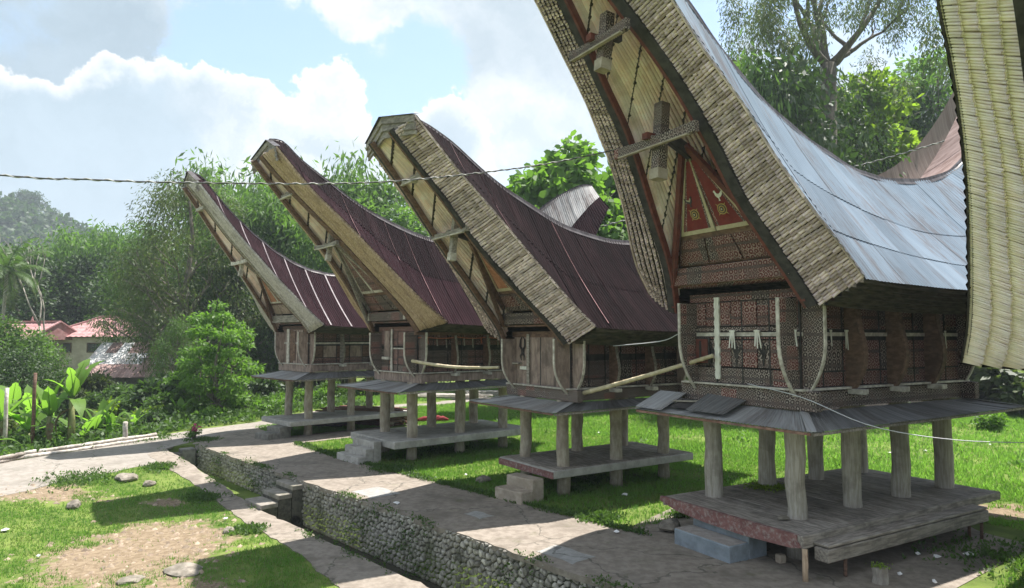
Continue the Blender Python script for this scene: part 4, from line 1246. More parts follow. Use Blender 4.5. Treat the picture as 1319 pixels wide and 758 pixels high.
SCc = dict(seed=3, label='third granary from the right, yellow bamboo poles along its prow', loc=None, yaw=-.886, w=2.049, rows=3, dl=2.152, zp=.803,
    zs=2.82, zb=3.16, zt=4.85, zE=4.98, hb=1.45, yf=-.02, post_r=.20, post_mat='post_light', plat=(-1.75, 1.72, -1.12, 5.3), plat_kind='slab', slab_mat='concrete', slab=.26,
    skirt=(2.25, -1.32, 5.6, 2.58), kx0=-2.6, skirt_mat='tin_grey', skirt_side='tin_slate', fascia='wood_brown', sill_mat='plain_panel', wood='wood',
    bays=4, panels=['carved_mix', 'carved'], side_panels=['carved_mix'], eave_beam='wood_brown', flare=.46, flare_mat='carved_grey', rail=False, side_rail=False,
    verge=[(10.75, 1.14, -5.32), (10.25, 1.18, -4.86), (9.75, 1.22, -4.4), (9.25, 1.33, -3.91), (8.75, 1.47, -3.38), (8.25, 1.62, -2.85), (7.75, 1.77, -2.37), (7.25, 1.95, -1.89), (6.75, 2.16, -1.45), (6.25, 2.4, -1.01), (5.75, 2.64, -.55), (5.02, 2.95, .25)],
    barge=[(10.6, .50, -5.5), (10.0, .58, -4.95), (9.25, .72, -4.2), (8.75, .82, -3.68), (8.25, .92, -3.15), (7.75, 1.02, -2.66), (7.25, 1.14, -2.18), (6.75, 1.27, -1.72), (6.25, 1.42, -1.28), (5.75, 1.58, -.85), (5.25, 1.72, -.45), (4.75, 1.86, -.15)],
    ridge=[(-5.2, 11.24), (-4.7, 11.28), (-4.08, 10.78), (-3.11, 10.17), (-1.91, 9.5), (-.36, 8.87), (1.59, 8.41), (3, 8.35), (4.5, 8.7), (6, 9.45), (7.03, 10.2), (8, 10.9), (9.77, 11.8), (10.9, 11.95)],
    eave_back=6.2, tin=['tin_maroon', 'tin_maroon2'], tin_back='tin_glint', sheet_w=.9, rows_f=[0, .50, 1.0], red_seams=True, verge_kind='pole', verge_mat='bamboo_yellow', poles=13, pole_r=.05, courses=5, edge_mat='bamboo_yellow',
    barge_mat='wood_brown', barge_lip='wood_brown', gable=(7.86, -2.59), gable_carved='carved_mix', gable_red='carved_red', gable_trim='wood_pale', gable_frame='wood',
    tie_mat='carved_mix', cross=[(-2.9, 7.28, 8.32, 7.72, .95, .16), (-4.39, 9.36, 9.62, 9.36, .55, .10)], cross_mat='wood', beam=1.5, beam_h=.34, roof_th=.5, rafters=7, hood_mat='wood', barge_w=.16)
SD = dict(seed=4, label='farthest granary with pale seams on its maroon roof', loc=None, yaw=-.814, w=2.01, rows=3, dl=2.243, zp=.743,
    zs=2.90, zb=3.24, zt=4.97, zE=5.05, hb=1.33, yf=-.18, post_r=.19, post_mat='post_light', plat=(-1.35, 1.70, -1.2, 5.6), plat_kind='slab', slab_mat='concrete', slab=.22,
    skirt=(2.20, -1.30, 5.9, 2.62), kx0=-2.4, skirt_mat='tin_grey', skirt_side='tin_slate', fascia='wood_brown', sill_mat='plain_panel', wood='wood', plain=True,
    bays=5, panels=['plain_panel', 'wood_brown', 'plain_panel'], side_panels=['wood_brown', 'plain_panel'], eave_beam='wood_brown', flare=.42, flare_mat='plain_panel', flare_side='wood',
    verge=[(11.12, .78, -5.12), (10.75, .86, -4.84), (10.25, .94, -4.46), (9.75, 1.04, -4.09), (9.25, 1.12, -3.71), (8.75, 1.22, -3.3), (8.25, 1.35, -2.87), (7.75, 1.5, -2.45), (7.25, 1.67, -2.05), (6.75, 1.87, -1.63), (6.25, 2.13, -1.23), (5.75, 2.4, -.85), (5.05, 2.76, -.2)],
    barge=[(11.0, .42, -5.28), (10.25, .54, -4.68), (9.75, .62, -4.3), (9.25, .69, -3.92), (8.75, .77, -3.52), (8.25, .86, -3.1), (7.75, .96, -2.68), (7.25, 1.08, -2.28), (6.75, 1.2, -1.86), (6.25, 1.34, -1.45), (5.75, 1.52, -1.02), (5.25, 1.7, -.6), (4.75, 1.85, -.3)],
    ridge=[(-5.24, 11.62), (-4.66, 11.4), (-3.73, 10.4), (-2.52, 9.34), (-1.05, 8.36), (.45, 7.77), (2, 7.6), (3.5, 7.75), (5, 8.3), (6.5, 9.3), (8, 10.4), (9.2, 11.3), (9.8, 11.5)],
    eave_back=5.2, tin=['tin_maroon2'], sheet_w=1.05, rows_f=[0, 1.0], seams=True, verge_kind='pole', verge_mat='bamboo_silver', poles=11, pole_r=.05, courses=4, edge_mat='bamboo_silver',
    barge_mat='wood', barge_lip='wood_brown', gable=(7.45, -2.04), gable_carved='plain_panel', gable_red='panel_rust', gable_trim='wood_pale', gable_frame='wood_brown',
    tie_mat='wood', cross=[(-2.85, 7.28, 8.40, 7.78, .8, .15), (-4.6, 10.0, 10.3, 10.0, .42, .09)], cross_mat='wood_pale', beam=1.5, beam_h=.34, roof_th=.45, rafters=6, hood_mat='wood', barge_w=.15)
def spot(fr, yaw, w):
    return (fr[0] - w / 2 * math.cos(yaw), fr[1] - w / 2 * math.sin(yaw))
SA['loc'] = spot((5.867, 14.276), SA['yaw'], SA['w'])
SB['loc'] = spot((1.474, 19.879), SB['yaw'], SB['w'])
SCc['loc'] = spot((-3.712, 25.518), SCc['yaw'], SCc['w'])
SD['loc'] = spot((-9.449, 31.819), SD['yaw'], SD['w'])
# the granary whose prow enters at the right edge: same kind as the second one
S0 = dict(SB); S0.update(seed=5, label='granary at the right edge, only its yellow-green bamboo prow in view', yaw=-.88, verge_mat='bamboo_green', stub=.042, courses=4, tuck=.03, edge_mat='wood_dark',
    skirt=(1.75, -.45, 4.6, 2.62), kx0=-1.75, plat=(-1.2, 1.2, -.4, 4.6), tin=['tin_maroon'], no_skirt=False)
S0['barge'] = [(z, h, y) if z > 5.3 else (max(z, 4.72 - .02 * (5 - z)), h, y + .05) for z, h, y in SB['barge']]
S0['red_seams'] = False; S0['gap'] = -.06; S0['backing'] = 'bamboo_green'
S0['loc'] = spot((10.31, 8.94), S0['yaw'], S0['w']); S0['dz'] = -.71
# ------------------------------------------------------------------ fittings on single granaries
def front_box(root, S, name, mat, x0, x1, z0, z1, out, th=.03, **k):
    mb = MB().box(((x0 + x1) / 2, S['yf'] - out - th / 2, (z0 + z1) / 2), (x1 - x0, th, z1 - z0))
    mb.uv = [(v[0] + 10, v[2]) for v in mb.v]
    return mb.build(name, mat, root, **k)
def dress_nearest(root, S):
    # bone-white wavy carved lath on the front wall
    V = []; n = 28
    z = np.linspace(3.55, 5.42, n)
    mb = MB()
    P = [(-.69 - .05 - .03 * abs(math.sin(i * 1.1)), S['yf'] - .075, z[i]) for i in range(n)]
    Q = [(-.69 + .05 + .03 * abs(math.sin(i * 1.1 + .6)), S['yf'] - .075, z[i]) for i in range(n)]
    mb.extrude(P + Q[::-1], (0, .04, 0)); mb.build('wavy_lath', 'white', root)
    front_box(root, S, 'door_frame', 'wood_dark', -1.36, -.92, 3.86, 4.50, .05, .03)
    d = front_box(root, S, 'door', 'red', -1.32, -.96, 3.90, 4.46, .075, .025)
    front_box(d, S, 'door_bar', 'wood_dark', -1.2, -1.15, 3.95, 4.42, .10, .02)
    # two tin sheets lying loose on the front lean-to, and a dark sheet coloured as the shade of a hole between them
    def skirt_pt(x, f, up): return Vector((x, -.22 - .98 * f, 3.07 - .30 * f + up))
    for (xa, xb, f0, f1, ups, mt) in [(-2.52, -1.62, .10, 1.06, (.10, .045, .10, .03), 'tin_grey'), (-.98, .14, .02, .92, (.12, .05, .05, .05), 'tin_slate')]:
        P = []; U = []
        for i in range(33):
            a = i / 32; row = []; ur = []
            for j in range(4):
                b_ = j / 3
                up = (ups[0] * (1 - a) + ups[2] * a) * (1 - b_) + (ups[1] * (1 - a) + ups[3] * a) * b_
                row.append(skirt_pt(xa + (xb - xa) * a + .12 * b_, f0 + (f1 - f0) * b_, up + .010 * math.cos(a * 70) + .03))
                ur.append((a * 1.1, b_))
            P.append(row); U.append(ur)
        MB().grid(P, U).build('loose_sheet', mt, root)
    MB().add([skirt_pt(-1.58, .25, .052), skirt_pt(-1.02, .25, .052), skirt_pt(-.98, .80, .052), skirt_pt(-1.5, .80, .052)], [(0, 1, 2, 3)]).build('hole_shade_sheet', 'wood_dark', root)
    MB().bar(skirt_pt(-1.66, .52, .08), skirt_pt(-.9, .40, .09), .07, .04).build('exposed_batten', 'wood', root)
def dress_second(root, S):
    # buffalo-horn figure and a small pale plaque on the plank wall
    y = S['yf'] - .06
    for sx in (-1, 1):
        MB().tube([(-.92 + sx * .02, y, 4.10), (-.92 + sx * .13, y - .01, 4.22), (-.92 + sx * .11, y, 4.42), (-.92 + sx * .03, y, 4.52)], [.03, .028, .022, .012], 7).build('horn', 'wood_dark', root, smooth=True)
        MB().tube([(-.92 + sx * .02, y, 4.02), (-.92 + sx * .10, y - .01, 3.92), (-.92 + sx * .07, y, 3.78)], [.028, .024, .012], 7).build('horn', 'wood_dark', root, smooth=True)
    MB().box((-.92, y, 4.06), (.13, .06, .2)).build('figure_head', 'wood_dark', root, bevel=.02)
    front_box(root, S, 'plaque', 'white', -1.06, -.70, 3.50, 3.60, .05, .02)
    front_box(root, S, 'post_board', 'wood', -.66, -.54, 3.06, 4.60, .05, .04)
    front_box(root, S, 'door_ledge', 'wood', -1.36, -1.0, 3.66, 3.71, .04, .14)
def dress_third(root, S):
    front_box(root, S, 'shutter', 'plain_panel', -.95, -.55, 3.75, 4.75, .06, .03)
    front_box(root, S, 'window_sill', 'wood_pale', -1.02, -.46, 3.64, 3.74, .05, .12)
    front_box(root, S, 'post_board', 'wood_pale', -.42, -.32, 3.2, 4.82, .06, .05)
    front_box(root, S, 'lath', 'wood_pale', -.3, .5, 4.05, 4.10, .05, .03)
def dress_farthest(root, S):
    front_box(root, S, 'post_board', 'wood_pale', -.78, -.55, 3.25, 4.9, .05, .05)
    front_box(root, S, 'door', 'wood_brown', -.48, .05, 3.4, 4.8, .045, .03)
SA['extra'], SB['extra'], SCc['extra'], SD['extra'] = dress_nearest, dress_second, dress_third, dress_farthest
HOUSES = {k: granary(s) for k, s in (('A', SA), ('B', SB), ('C', SCc), ('D', SD), ('Z', S0))}
# ------------------------------------------------------------------ plants
NR = np.random.default_rng(11)
def leaf_cloud(name, C, D, size, mat, aspect=.45, rg=None, rounded=False):
    """leaves as folded diamonds: C centres (n,3), D growth directions (n,3), size (n,)"""
    rg = rg or NR
    n = len(C)
    C = np.asarray(C, float); D = np.asarray(D, float)
    D = D / (np.linalg.norm(D, axis=1)[:, None] + 1e-9)
    ref = rg.normal(size=(n, 3)); ref[:, 2] += 1.2
    S = np.cross(D, ref); S /= np.linalg.norm(S, axis=1)[:, None] + 1e-9
    N = np.cross(S, D)
    L = np.asarray(size, float).reshape(-1, 1) * np.ones((n, 1))
    w = L * aspect * .5
    if rounded:
        V = np.stack([C, C + D * L * .28 + S * w * .85 - N * L * .05, C + D * L * .68 + S * w - N * L * .09, C + D * L - N * L * .16, C + D * L * .68 - S * w - N * L * .09, C + D * L * .28 - S * w * .85 - N * L * .05], 1).reshape(-1, 3)
        b6 = np.arange(n)[:, None] * 6
        F = np.concatenate([b6 + np.array([0, 1, 2, 3]), b6 + np.array([0, 3, 4, 5])])
        return np_mesh(name, V, F, mat)
    V = np.stack([C, C + D * L * .45 + S * w - N * L * .06, C + D * L - N * L * .12, C + D * L * .45 - S * w - N * L * .06], 1).reshape(-1, 3)
    F = np.arange(n * 4).reshape(n, 4)
    return np_mesh(name, V, F, mat)

def clump_leaves(clumps, n, size, droop=.3, shell=.55, rg=None, stretch=None, out=.8):
    rg = rg or NR
    cl = np.array([c[0] for c in clumps]); rr = np.array([c[1] for c in clumps])
    if rr.ndim == 1: rr = np.stack([rr, rr, rr * .75], 1)
    p = (rr[:, 0] ** 2); p = p / p.sum()
    k = rg.choice(len(clumps), n, p=p)
    u = rg.normal(size=(n, 3)); u /= np.linalg.norm(u, axis=1)[:, None]
    rad = rg.random((n, 1)) ** shell * rg.choice([1.0, 1.0, 1.18], size=(n, 1))
    C = cl[k] + u * rad * rr[k]
    D = u * out + rg.normal(size=(n, 3)) * .6
    D[:, 2] -= droop
    L = size * rg.uniform(.6, 1.3, n)
    return C, D, L

def limb_mesh(name, trunk_pts, trunk_r, targets, mat, rg, twig=.02, forks=3):
    mb = MB()
    T = [Vector(p) for p in trunk_pts]
    n = len(T)
    mb.tube(T, [trunk_r * (1 - .72 * i / (n - 1)) for i in range(n)], 8)
    for q in targets:
        q = Vector(q)
        hgt_ = max(0.15, min(.95, (q.z - T[0].z) / max(.1, (T[-1].z - T[0].z)) - rg.uniform(.18, .42)))
        i = hgt_ * (n - 1); a = int(i); b_ = min(n - 1, a + 1)
        s0 = T[a].lerp(T[b_], i - a)
        r0 = trunk_r * (1 - .72 * hgt_) * .55
        m1 = s0.lerp(q, .4) + Vector((rg.uniform(-1, 1), rg.uniform(-1, 1), rg.uniform(-.2, .9))) * (q - s0).length * .10
        m2 = s0.lerp(q, .75) + Vector((rg.uniform(-1, 1), rg.uniform(-1, 1), rg.uniform(-.2, .6))) * (q - s0).length * .08
        mb.tube([s0, m1, m2, q], [r0, r0 * .7, r0 * .42, twig], 5)
        for _ in range(forks):
            e = q + Vector((rg.uniform(-1, 1), rg.uniform(-1, 1), rg.uniform(-.5, .8))) * (q - s0).length * .25
            mb.tube([m2, m2.lerp(e, .5) + Vector((0, 0, .05)), e], [r0 * .35, r0 * .22, twig * .7], 4)
    return mb.mesh(name, mat, True)

def make_tree(kind, seed):
    """returns (trunk mesh, crown mesh); height 1 unit = 1 m, built at full size"""
    rg = np.random.default_rng(seed); pr = random.Random(seed)
    K = dict(h=10, w=4, base=.3, nc=26, n=7000, size=.34, droop=.3, mat='leaf_mid', bark='bark', cr=1.3, tr=.25, asp=.5, flat=.75, lean=.4)
    K.update(kind)
    h, w, base = K['h'], K['w'], K['base']
    clumps = []
    for i in range(K['nc']):
        f = (i + .5) / K['nc']
        z = h * (base + (1 - base) * f)
        prof = math.sin(math.pi * min(1, (.12 + .88 * f)) ** K.get('pw', 1.0)) ** .6 if not K.get('spire') else (1 - f) ** .8 + .1
        a = i * 2.4 + pr.uniform(-.5, .5)
        rr = w * prof * math.sqrt(pr.uniform(.12, 1))
        c = np.array((math.cos(a) * rr, math.sin(a) * rr, z + pr.uniform(-.4, .3)))
        r = K['cr'] * pr.uniform(.65, 1.35)
        clumps.append((c, (r, r, r * K['flat'])))
    C, D, L = clump_leaves(clumps, K['n'], K['size'], K['droop'], .5, rg)
    crown = leaf_cloud('crown', C, D, L, K['mat'], K['asp'], rg, K.get('rounded', False))
    lean = K['lean']
    tp = [(0, 0, -.3), (pr.uniform(-lean, lean) * .3, pr.uniform(-lean, lean) * .3, h * .25), (pr.uniform(-lean, lean) * .6, pr.uniform(-lean, lean) * .6, h * .5), (pr.uniform(-lean, lean), pr.uniform(-lean, lean), h * .72), (pr.uniform(-lean, lean), pr.uniform(-lean, lean), h * .93)]
    trunk = limb_mesh('trunk', tp, K['tr'], [c[0] for c in clumps[:K.get('limbs', 22)]], K['bark'], pr)
    return trunk, crown

def tree(name, meshes, loc, label, cat='tree', group=None, rz=0.0, sc=1.0):
    t = empty(name, loc, rz, label, cat, group)
    t.scale = (sc, sc, sc) if not isinstance(sc, tuple) else sc
    place('trunk', meshes[0], t); place('crown', meshes[1], t)
    return t

def make_bamboo(seed, h=9, spread=3, nculm=30, n=14000, mat='leaf_bamboo'):
    rg = np.random.default_rng(seed); pr = random.Random(seed)
    mb = MB(); C = []; D = []
    for i in range(nculm):
        a = pr.uniform(0, 6.28); r0 = pr.uniform(0, .6)
        hh = h * pr.uniform(.72, 1.05); out = spread * pr.uniform(.25, 1.0)
        pts = []
        for k in range(9):
            f = k / 8
            pts.append(Vector((math.cos(a) * (r0 + out * f ** 2.2), math.sin(a) * (r0 + out * f ** 2.2), hh * (f - .22 * f ** 4))))
        mb.tube(pts, [.05 * (1 - .85 * k / 8) for k in range(9)], 5)
        m = n // nculm
        f = .25 + .75 * rg.random(m) ** .7
        P = np.array([np.interp(f, np.linspace(0, 1, 9), [p[j] for p in pts]) for j in range(3)]).T
        o = rg.normal(size=(m, 3)) * np.array((.42, .42, .30)) * (.55 + .6 * f[:, None])
        C.append(P + o); d = o * .6 + rg.normal(size=(m, 3)) * .5; d[:, 2] -= .75; D.append(d)
    C = np.concatenate(C); D = np.concatenate(D)
    return mb.mesh('culms', 'culm', True), leaf_cloud('crown', C, D, rg.uniform(.22, .48, len(C)), mat, .26, rg)

def make_shrub(seed, r=1.0, h=1.2, n=1600, size=.22, mat='leaf_mid', asp=.5, nc=9):
    rg = np.random.default_rng(seed); pr = random.Random(seed)
    cl = []
    for i in range(nc):
        a = pr.uniform(0, 6.28); rr = r * math.sqrt(pr.random()) * .75
        cl.append((np.array((math.cos(a) * rr, math.sin(a) * rr, h * pr.uniform(.3, .85))), r * pr.uniform(.28, .5)))
    C, D, L = clump_leaves(cl, n, size, .15, .5, rg)
    C[:, 2] = np.maximum(C[:, 2], .05)
    stem = MB()
    for c, _ in cl:
        stem.tube([(0, 0, -.05), (c[0] * .4, c[1] * .4, c[2] * .6), tuple(c)], [.03, .022, .01], 4)
    return stem.mesh('stems', 'bark', True), leaf_cloud('foliage', C, D, L, mat, asp, rg)

def shrub(meshes, loc, label, group=None, rz=0, sc=1.0, name='shrub', cat='shrub'):
    t = empty(name, loc, rz, label, cat, group); t.scale = (sc,) * 3 if not isinstance(sc, tuple) else sc
    place('stems', meshes[0], t); place('foliage', meshes[1], t)
    return t

# --- broad banana leaves: each a part
def banana_leaf_mesh(L, W, bend, seed, mat='leaf_banana', tears=3):
    pr = random.Random(seed)
    n = 12; V = []; F = []
    tear = [1.0] * (n + 1)
    for _ in range(tears): tear[pr.randrange(3, n)] = pr.uniform(.45, .8)
    for i in range(n + 1):
        f = i / n
        x = L * (f - bend * .25 * f ** 3); z = L * (.10 * f - bend * .62 * f ** 2.4)
        w = W * max(.02, math.sin(math.pi * min(1, .04 + .96 * f ** .8)) ** .62) * .5 * (1 if f > .12 else .15) * tear[i]
        V += [(x, -w, z + w * .22), (x, 0, z), (x, w, z + w * .22)]
    for i in range(n):
        a = i * 3
        F += [(a, a + 3, a + 4, a + 1), (a + 1, a + 4, a + 5, a + 2)]
    mb = MB().add(V, F)
    mb.tube([(V[3 * i + 1][0], 0, V[3 * i + 1][2] - .008) for i in range(0, n + 1, 2)], [.028 * (1 - .8 * i / n) for i in range(0, n + 1, 2)], 4)
    return mb.mesh('banana_leaf', mat, True)
BLEAF = [banana_leaf_mesh(2.0, .58, .25, 1), banana_leaf_mesh(1.8, .52, .55, 2), banana_leaf_mesh(1.6, .55, .12, 3, tears=1), banana_leaf_mesh(1.9, .5, .85, 4, tears=5)]
BDRY = banana_leaf_mesh(1.5, .35, 1.1, 5, 'leaf_dry', 5)
def banana(loc, h, n, label, seed, sc=1.0, group='banana plants beyond the road edge'):
    pr = random.Random(seed)
    t = empty('banana_plant', loc, pr.uniform(0, 6), label, 'banana plant', group)
    t.scale = (sc,) * 3
    if h > .15:
        MB().tube([(0, 0, -.2), (.03, .02, h * .5), (0, .04, h)], [.15, .12, .07], 9).build('stem', 'culm', t, smooth=True)
    for k in range(n):
        a = k * 2.4 + pr.uniform(-.4, .4)
        up = R(pr.uniform(38, 82) if k < n * .7 else pr.uniform(5, 35))
        s = pr.uniform(.75, 1.15)
        me = pr.choice(BLEAF[:3]) if k < n * .7 else BLEAF[3]
        o = place('banana_leaf', me, t, (0, 0, h * .96), (0, -up, a), (s, s, s))
    if h > .8:
        for k in range(2):
            place('dry_leaf', BDRY, t, (0, 0, h * .8), (0, R(30), pr.uniform(0, 6)), (.8, .8, .8))
    return t

# --- coconut palm
def palm(loc, h, label, seed=5):
    pr = random.Random(seed); rg = np.random.default_rng(seed)
    t = empty('coconut_palm', loc, 0, label, 'palm tree')
    MB().tube([(0, 0, -.3), (.1, 0, h * .3), (.05, .1, h * .65), (.2, .1, h)], [.19, .15, .13, .12], 9).build('trunk', 'bark_pale', t, smooth=True)
    for k in range(19):
        a = k * 2.4 + pr.uniform(-.2, .2)
        L = pr.uniform(3.2, 4.1); el = R(75 - 120 * (k / 19) ** 1.0)
        pts = []
        for i in range(11):
            f = i / 10
            ang = el - f * f * R(70)
            if i == 0: p = Vector((.2, .1, h))
            else: p = p + Vector((math.cos(ang) * math.cos(a), math.cos(ang) * math.sin(a), math.sin(ang))) * L / 10
            pts.append(p.copy())
        fr = MB(); fr.tube(pts, [.035 * (1 - .07 * i) for i in range(11)], 4)
        sd = Vector((-math.sin(a), math.cos(a), 0))
        for i in range(44):
            f = .12 + .88 * i / 44
            j = f * 10; q = pts[int(j)].lerp(pts[min(10, int(j) + 1)], j - int(j))
            dirn = (pts[min(10, int(j) + 1)] - pts[max(0, int(j) - 0)]).normalized() if int(j) < 10 else (pts[10] - pts[9]).normalized()
            ll = .75 * math.sin(math.pi * (.15 + .8 * f)) + .12
            for s_ in (-1, 1):
                e = q + (sd * s_ * .75 + dirn * .5 + Vector((0, 0, -.45 + pr.uniform(-.2, .2)))) * ll
                m_ = q.lerp(e, .5)
                fr.add([q - dirn * .015, m_ - dirn * .04, e, m_ + dirn * .04], [(0, 1, 2, 3)])
        fr.build('frond', 'leaf_mid' if k < 15 else 'leaf_olive', t)
    for k in range(6):
        a = k * 1.05
        MB().tube([(.2 + .2 * math.cos(a), .1 + .2 * math.sin(a), h - .12), (.2 + .24 * math.cos(a), .1 + .24 * math.sin(a), h - .36)], [.09, .1], 7).build('coconut', 'leaf_olive', t, smooth=True)
    return t

# ---------------------------------------------------------------- planting
def top_z(me):
    co = np.empty(len(me.vertices) * 3, dtype=np.float32); me.vertices.foreach_get('co', co)
    return float(np.percentile(co[2::3], 99.5))
def to_v(meshes, u, d, v):
    """scale that brings a plant standing d metres away up to photo row v"""
    x, y, z = ground_at(u, d)
    return (4.5 + (435 - v) / 876.0 * d - z) / top_z(meshes[1])
def ground_at(u, d): 
    x, y = at(u, d); return (x, y, H(x, y))
T_DARK = [make_tree(dict(h=11, w=3.6, nc=34, n=8000, size=.36, mat='leaf_dark', cr=1.5, base=.1), 21), make_tree(dict(h=12, w=3.9, nc=34, n=8000, size=.34, mat='leaf_dark', cr=1.45, base=.08), 22)]
T_FEATHER = make_tree(dict(h=15.5, w=4.6, nc=60, n=22000, size=.30, mat='leaf_olive', cr=1.35, base=.12, droop=1.1, asp=.24, flat=.9, tr=.3, limbs=40), 23)
T_FEATH2 = make_tree(dict(h=12, w=3.6, nc=40, n=14000, size=.28, mat='leaf_mid', cr=1.2, base=.1, droop=1.0, asp=.26, flat=.9, tr=.22, limbs=30), 24)
T_MID = [make_tree(dict(h=9, w=3.4, nc=28, n=8000, size=.32, mat='leaf_mid', cr=1.25, base=.18), 25), make_tree(dict(h=10, w=3.2, nc=28, n=8000, size=.30, mat='leaf_bamboo', cr=1.2, base=.12), 26)]
T_BROAD = make_tree(dict(h=15, w=3.4, nc=40, n=6500, size=.52, mat='leaf_bright', cr=1.0, base=.40, asp=.66, droop=.5, lean=.5, rounded=True, limbs=30), 27)
T_LIME = make_tree(dict(h=17, w=2.1, nc=24, n=2600, size=.40, mat='leaf_lime', cr=.78, base=.66, asp=.62, droop=.4, rounded=True, tr=.2), 28)
BAM = [make_bamboo(31), make_bamboo(32, 10, 3.4, 34, 16000)]
SHR = [make_shrub(41, 1.1, 1.3, 1700, .22, 'leaf_mid'), make_shrub(42, 1.0, 1.2, 1500, .26, 'leaf_dark'), make_shrub(43, 1.1, 1.1, 1500, .22, 'leaf_bright'), make_shrub(44, 1.2, 1.5, 1500, .30, 'leaf_olive'), make_shrub(45, .8, .9, 900, .34, 'leaf_lime', .55, 7)]

gl = 'trees of the wooded valley at the left'
# dark wood behind the red-roofed house: (photo column, distance, photo row of the top, mesh, label)
for (u, d, v, k, lab) in [(22, 74, 318, 0, 'dark leafy tree behind the coconut palm at the left edge'), (70, 78, 335, 1, 'dark creeper-hung tree left of the bare pale trunk'),
                      (118, 80, 325, 0, 'dark round-topped tree right of the bare pale trunk'), (158, 76, 330, 1, 'dark tree straight above the red-tiled house roof'), (190, 72, 320, 0, 'dark tree between the red-tiled house and the feathery tree'),
                      (-25, 80, 320, 1, 'dark tree cut by the left edge of the view'), (262, 66, 330, 0, 'dark tree low behind the pale green shrub tree'), (320, 62, 335, 1, 'dark tree in the gap left of the farthest granary'), (345, 60, 370, 0, 'dark low tree just behind the front of the farthest granary')]:
    x, y, z = ground_at(u, d); tree('dark_tree', T_DARK[k], (x, y, z - .3), lab, 'tree', gl, u * .1, to_v(T_DARK[k], u, d, v))
def bamboo_at(u, d, v, k, lab, grp):
    x, y, z = ground_at(u, d); sc = to_v(BAM[k], u, d, v); w_ = min(sc, 1.25 + .25 * sc)
    tree('bamboo_clump', BAM[k], (x, y, z), lab, 'bamboo', grp, u * .3, (w_, w_, sc))
for (u, d, v, k, lab) in [(98, 84, 302, 0, 'light green bamboo clump rising left in the dark wood'), (168, 86, 294, 1, 'light green bamboo clump arching above the dark wood'), (132, 88, 315, 0, 'bamboo clump between the two tall arching ones'), (58, 88, 322, 1, 'bamboo clump behind the palm fronds')]:
    bamboo_at(u, d, v, k, lab, 'bamboo clumps in the dark wood')
x, y, z = ground_at(240, 52); tree('feathery_tree', T_FEATHER, (x, y, z), 'tall feathery tree rising left of the farthest granary prow', 'tree', None, .4, to_v(T_FEATHER, 240, 52, 226))
x, y, z = ground_at(305, 56); tree('feathery_tree', T_FEATH2, (x, y, z), 'smaller feathery tree just behind the farthest granary prow', 'tree', None, 1.9, to_v(T_FEATH2, 305, 56, 262))
x, y, z = ground_at(190, 58); tree('feathery_tree', T_FEATH2, (x, y, z), 'slim feathery tree on the left flank of the tall one', 'tree', None, 3.2, to_v(T_FEATH2, 190, 58, 300))
# bright bamboo and trees behind the middle granaries
for (u, d, v, k, lab) in [(330, 60, 246, 0, 'bright bamboo clump between the two farthest prows'), (392, 62, 262, 1, 'bright bamboo clump left of the yellow-poled prow'), (440, 58, 285, 0, 'bright bamboo clump behind the yellow-poled roof'), (362, 68, 240, 1, 'bright bamboo clump with thin shoots above the others'), (415, 66, 208, 0, 'slender bamboo clump whose tips show above the yellow-poled ridge'), (300, 70, 212, 0, 'thin bamboo shoots standing above the farthest prow')]:
    bamboo_at(u, d, v, k, lab, 'bright bamboo behind the far granaries')
for (u, d, v, m, lab) in [(488, 66, 236, T_MID[0], 'round-topped tree above the yellow-poled roof ridge'), (520, 60, 266, T_MID[1], 'bright bushy tree between the two middle prows'), (560, 62, 285, T_MID[1], 'bright tree low behind the second prow'), (455, 62, 262, T_MID[1], 'bright tree left of the round-topped one')]:
    x, y, z = ground_at(u, d); tree('leafy_tree', m, (x, y, z), lab, 'tree', None, u, to_v(m, u, d, v))
x, y, z = ground_at(733, 44); tree('breadfruit_tree', T_BROAD, (x, y, z), 'large-leaved tree behind the far back prow', 'tree', None, .3, to_v(T_BROAD, 733, 44, 186))
x, y, z = ground_at(812, 47); tree('breadfruit_tree', T_BROAD, (x, y, z), 'large-leaved tree beside the nearest prow', 'tree', None, 2.1, to_v(T_BROAD, 812, 47, 205))
x, y, z = ground_at(685, 60); tree('leafy_tree', T_MID[0], (x, y, z), 'dull green tree low behind the large-leaved tree', 'tree', None, 1.0, to_v(T_MID[0], 685, 60, 262))
x, y, z = ground_at(790, 56); tree('dark_tree', T_DARK[0], (x, y, z), 'dark tree filling in below the large-leaved trees', 'tree', None, 1.0, to_v(T_DARK[0], 790, 56, 250))

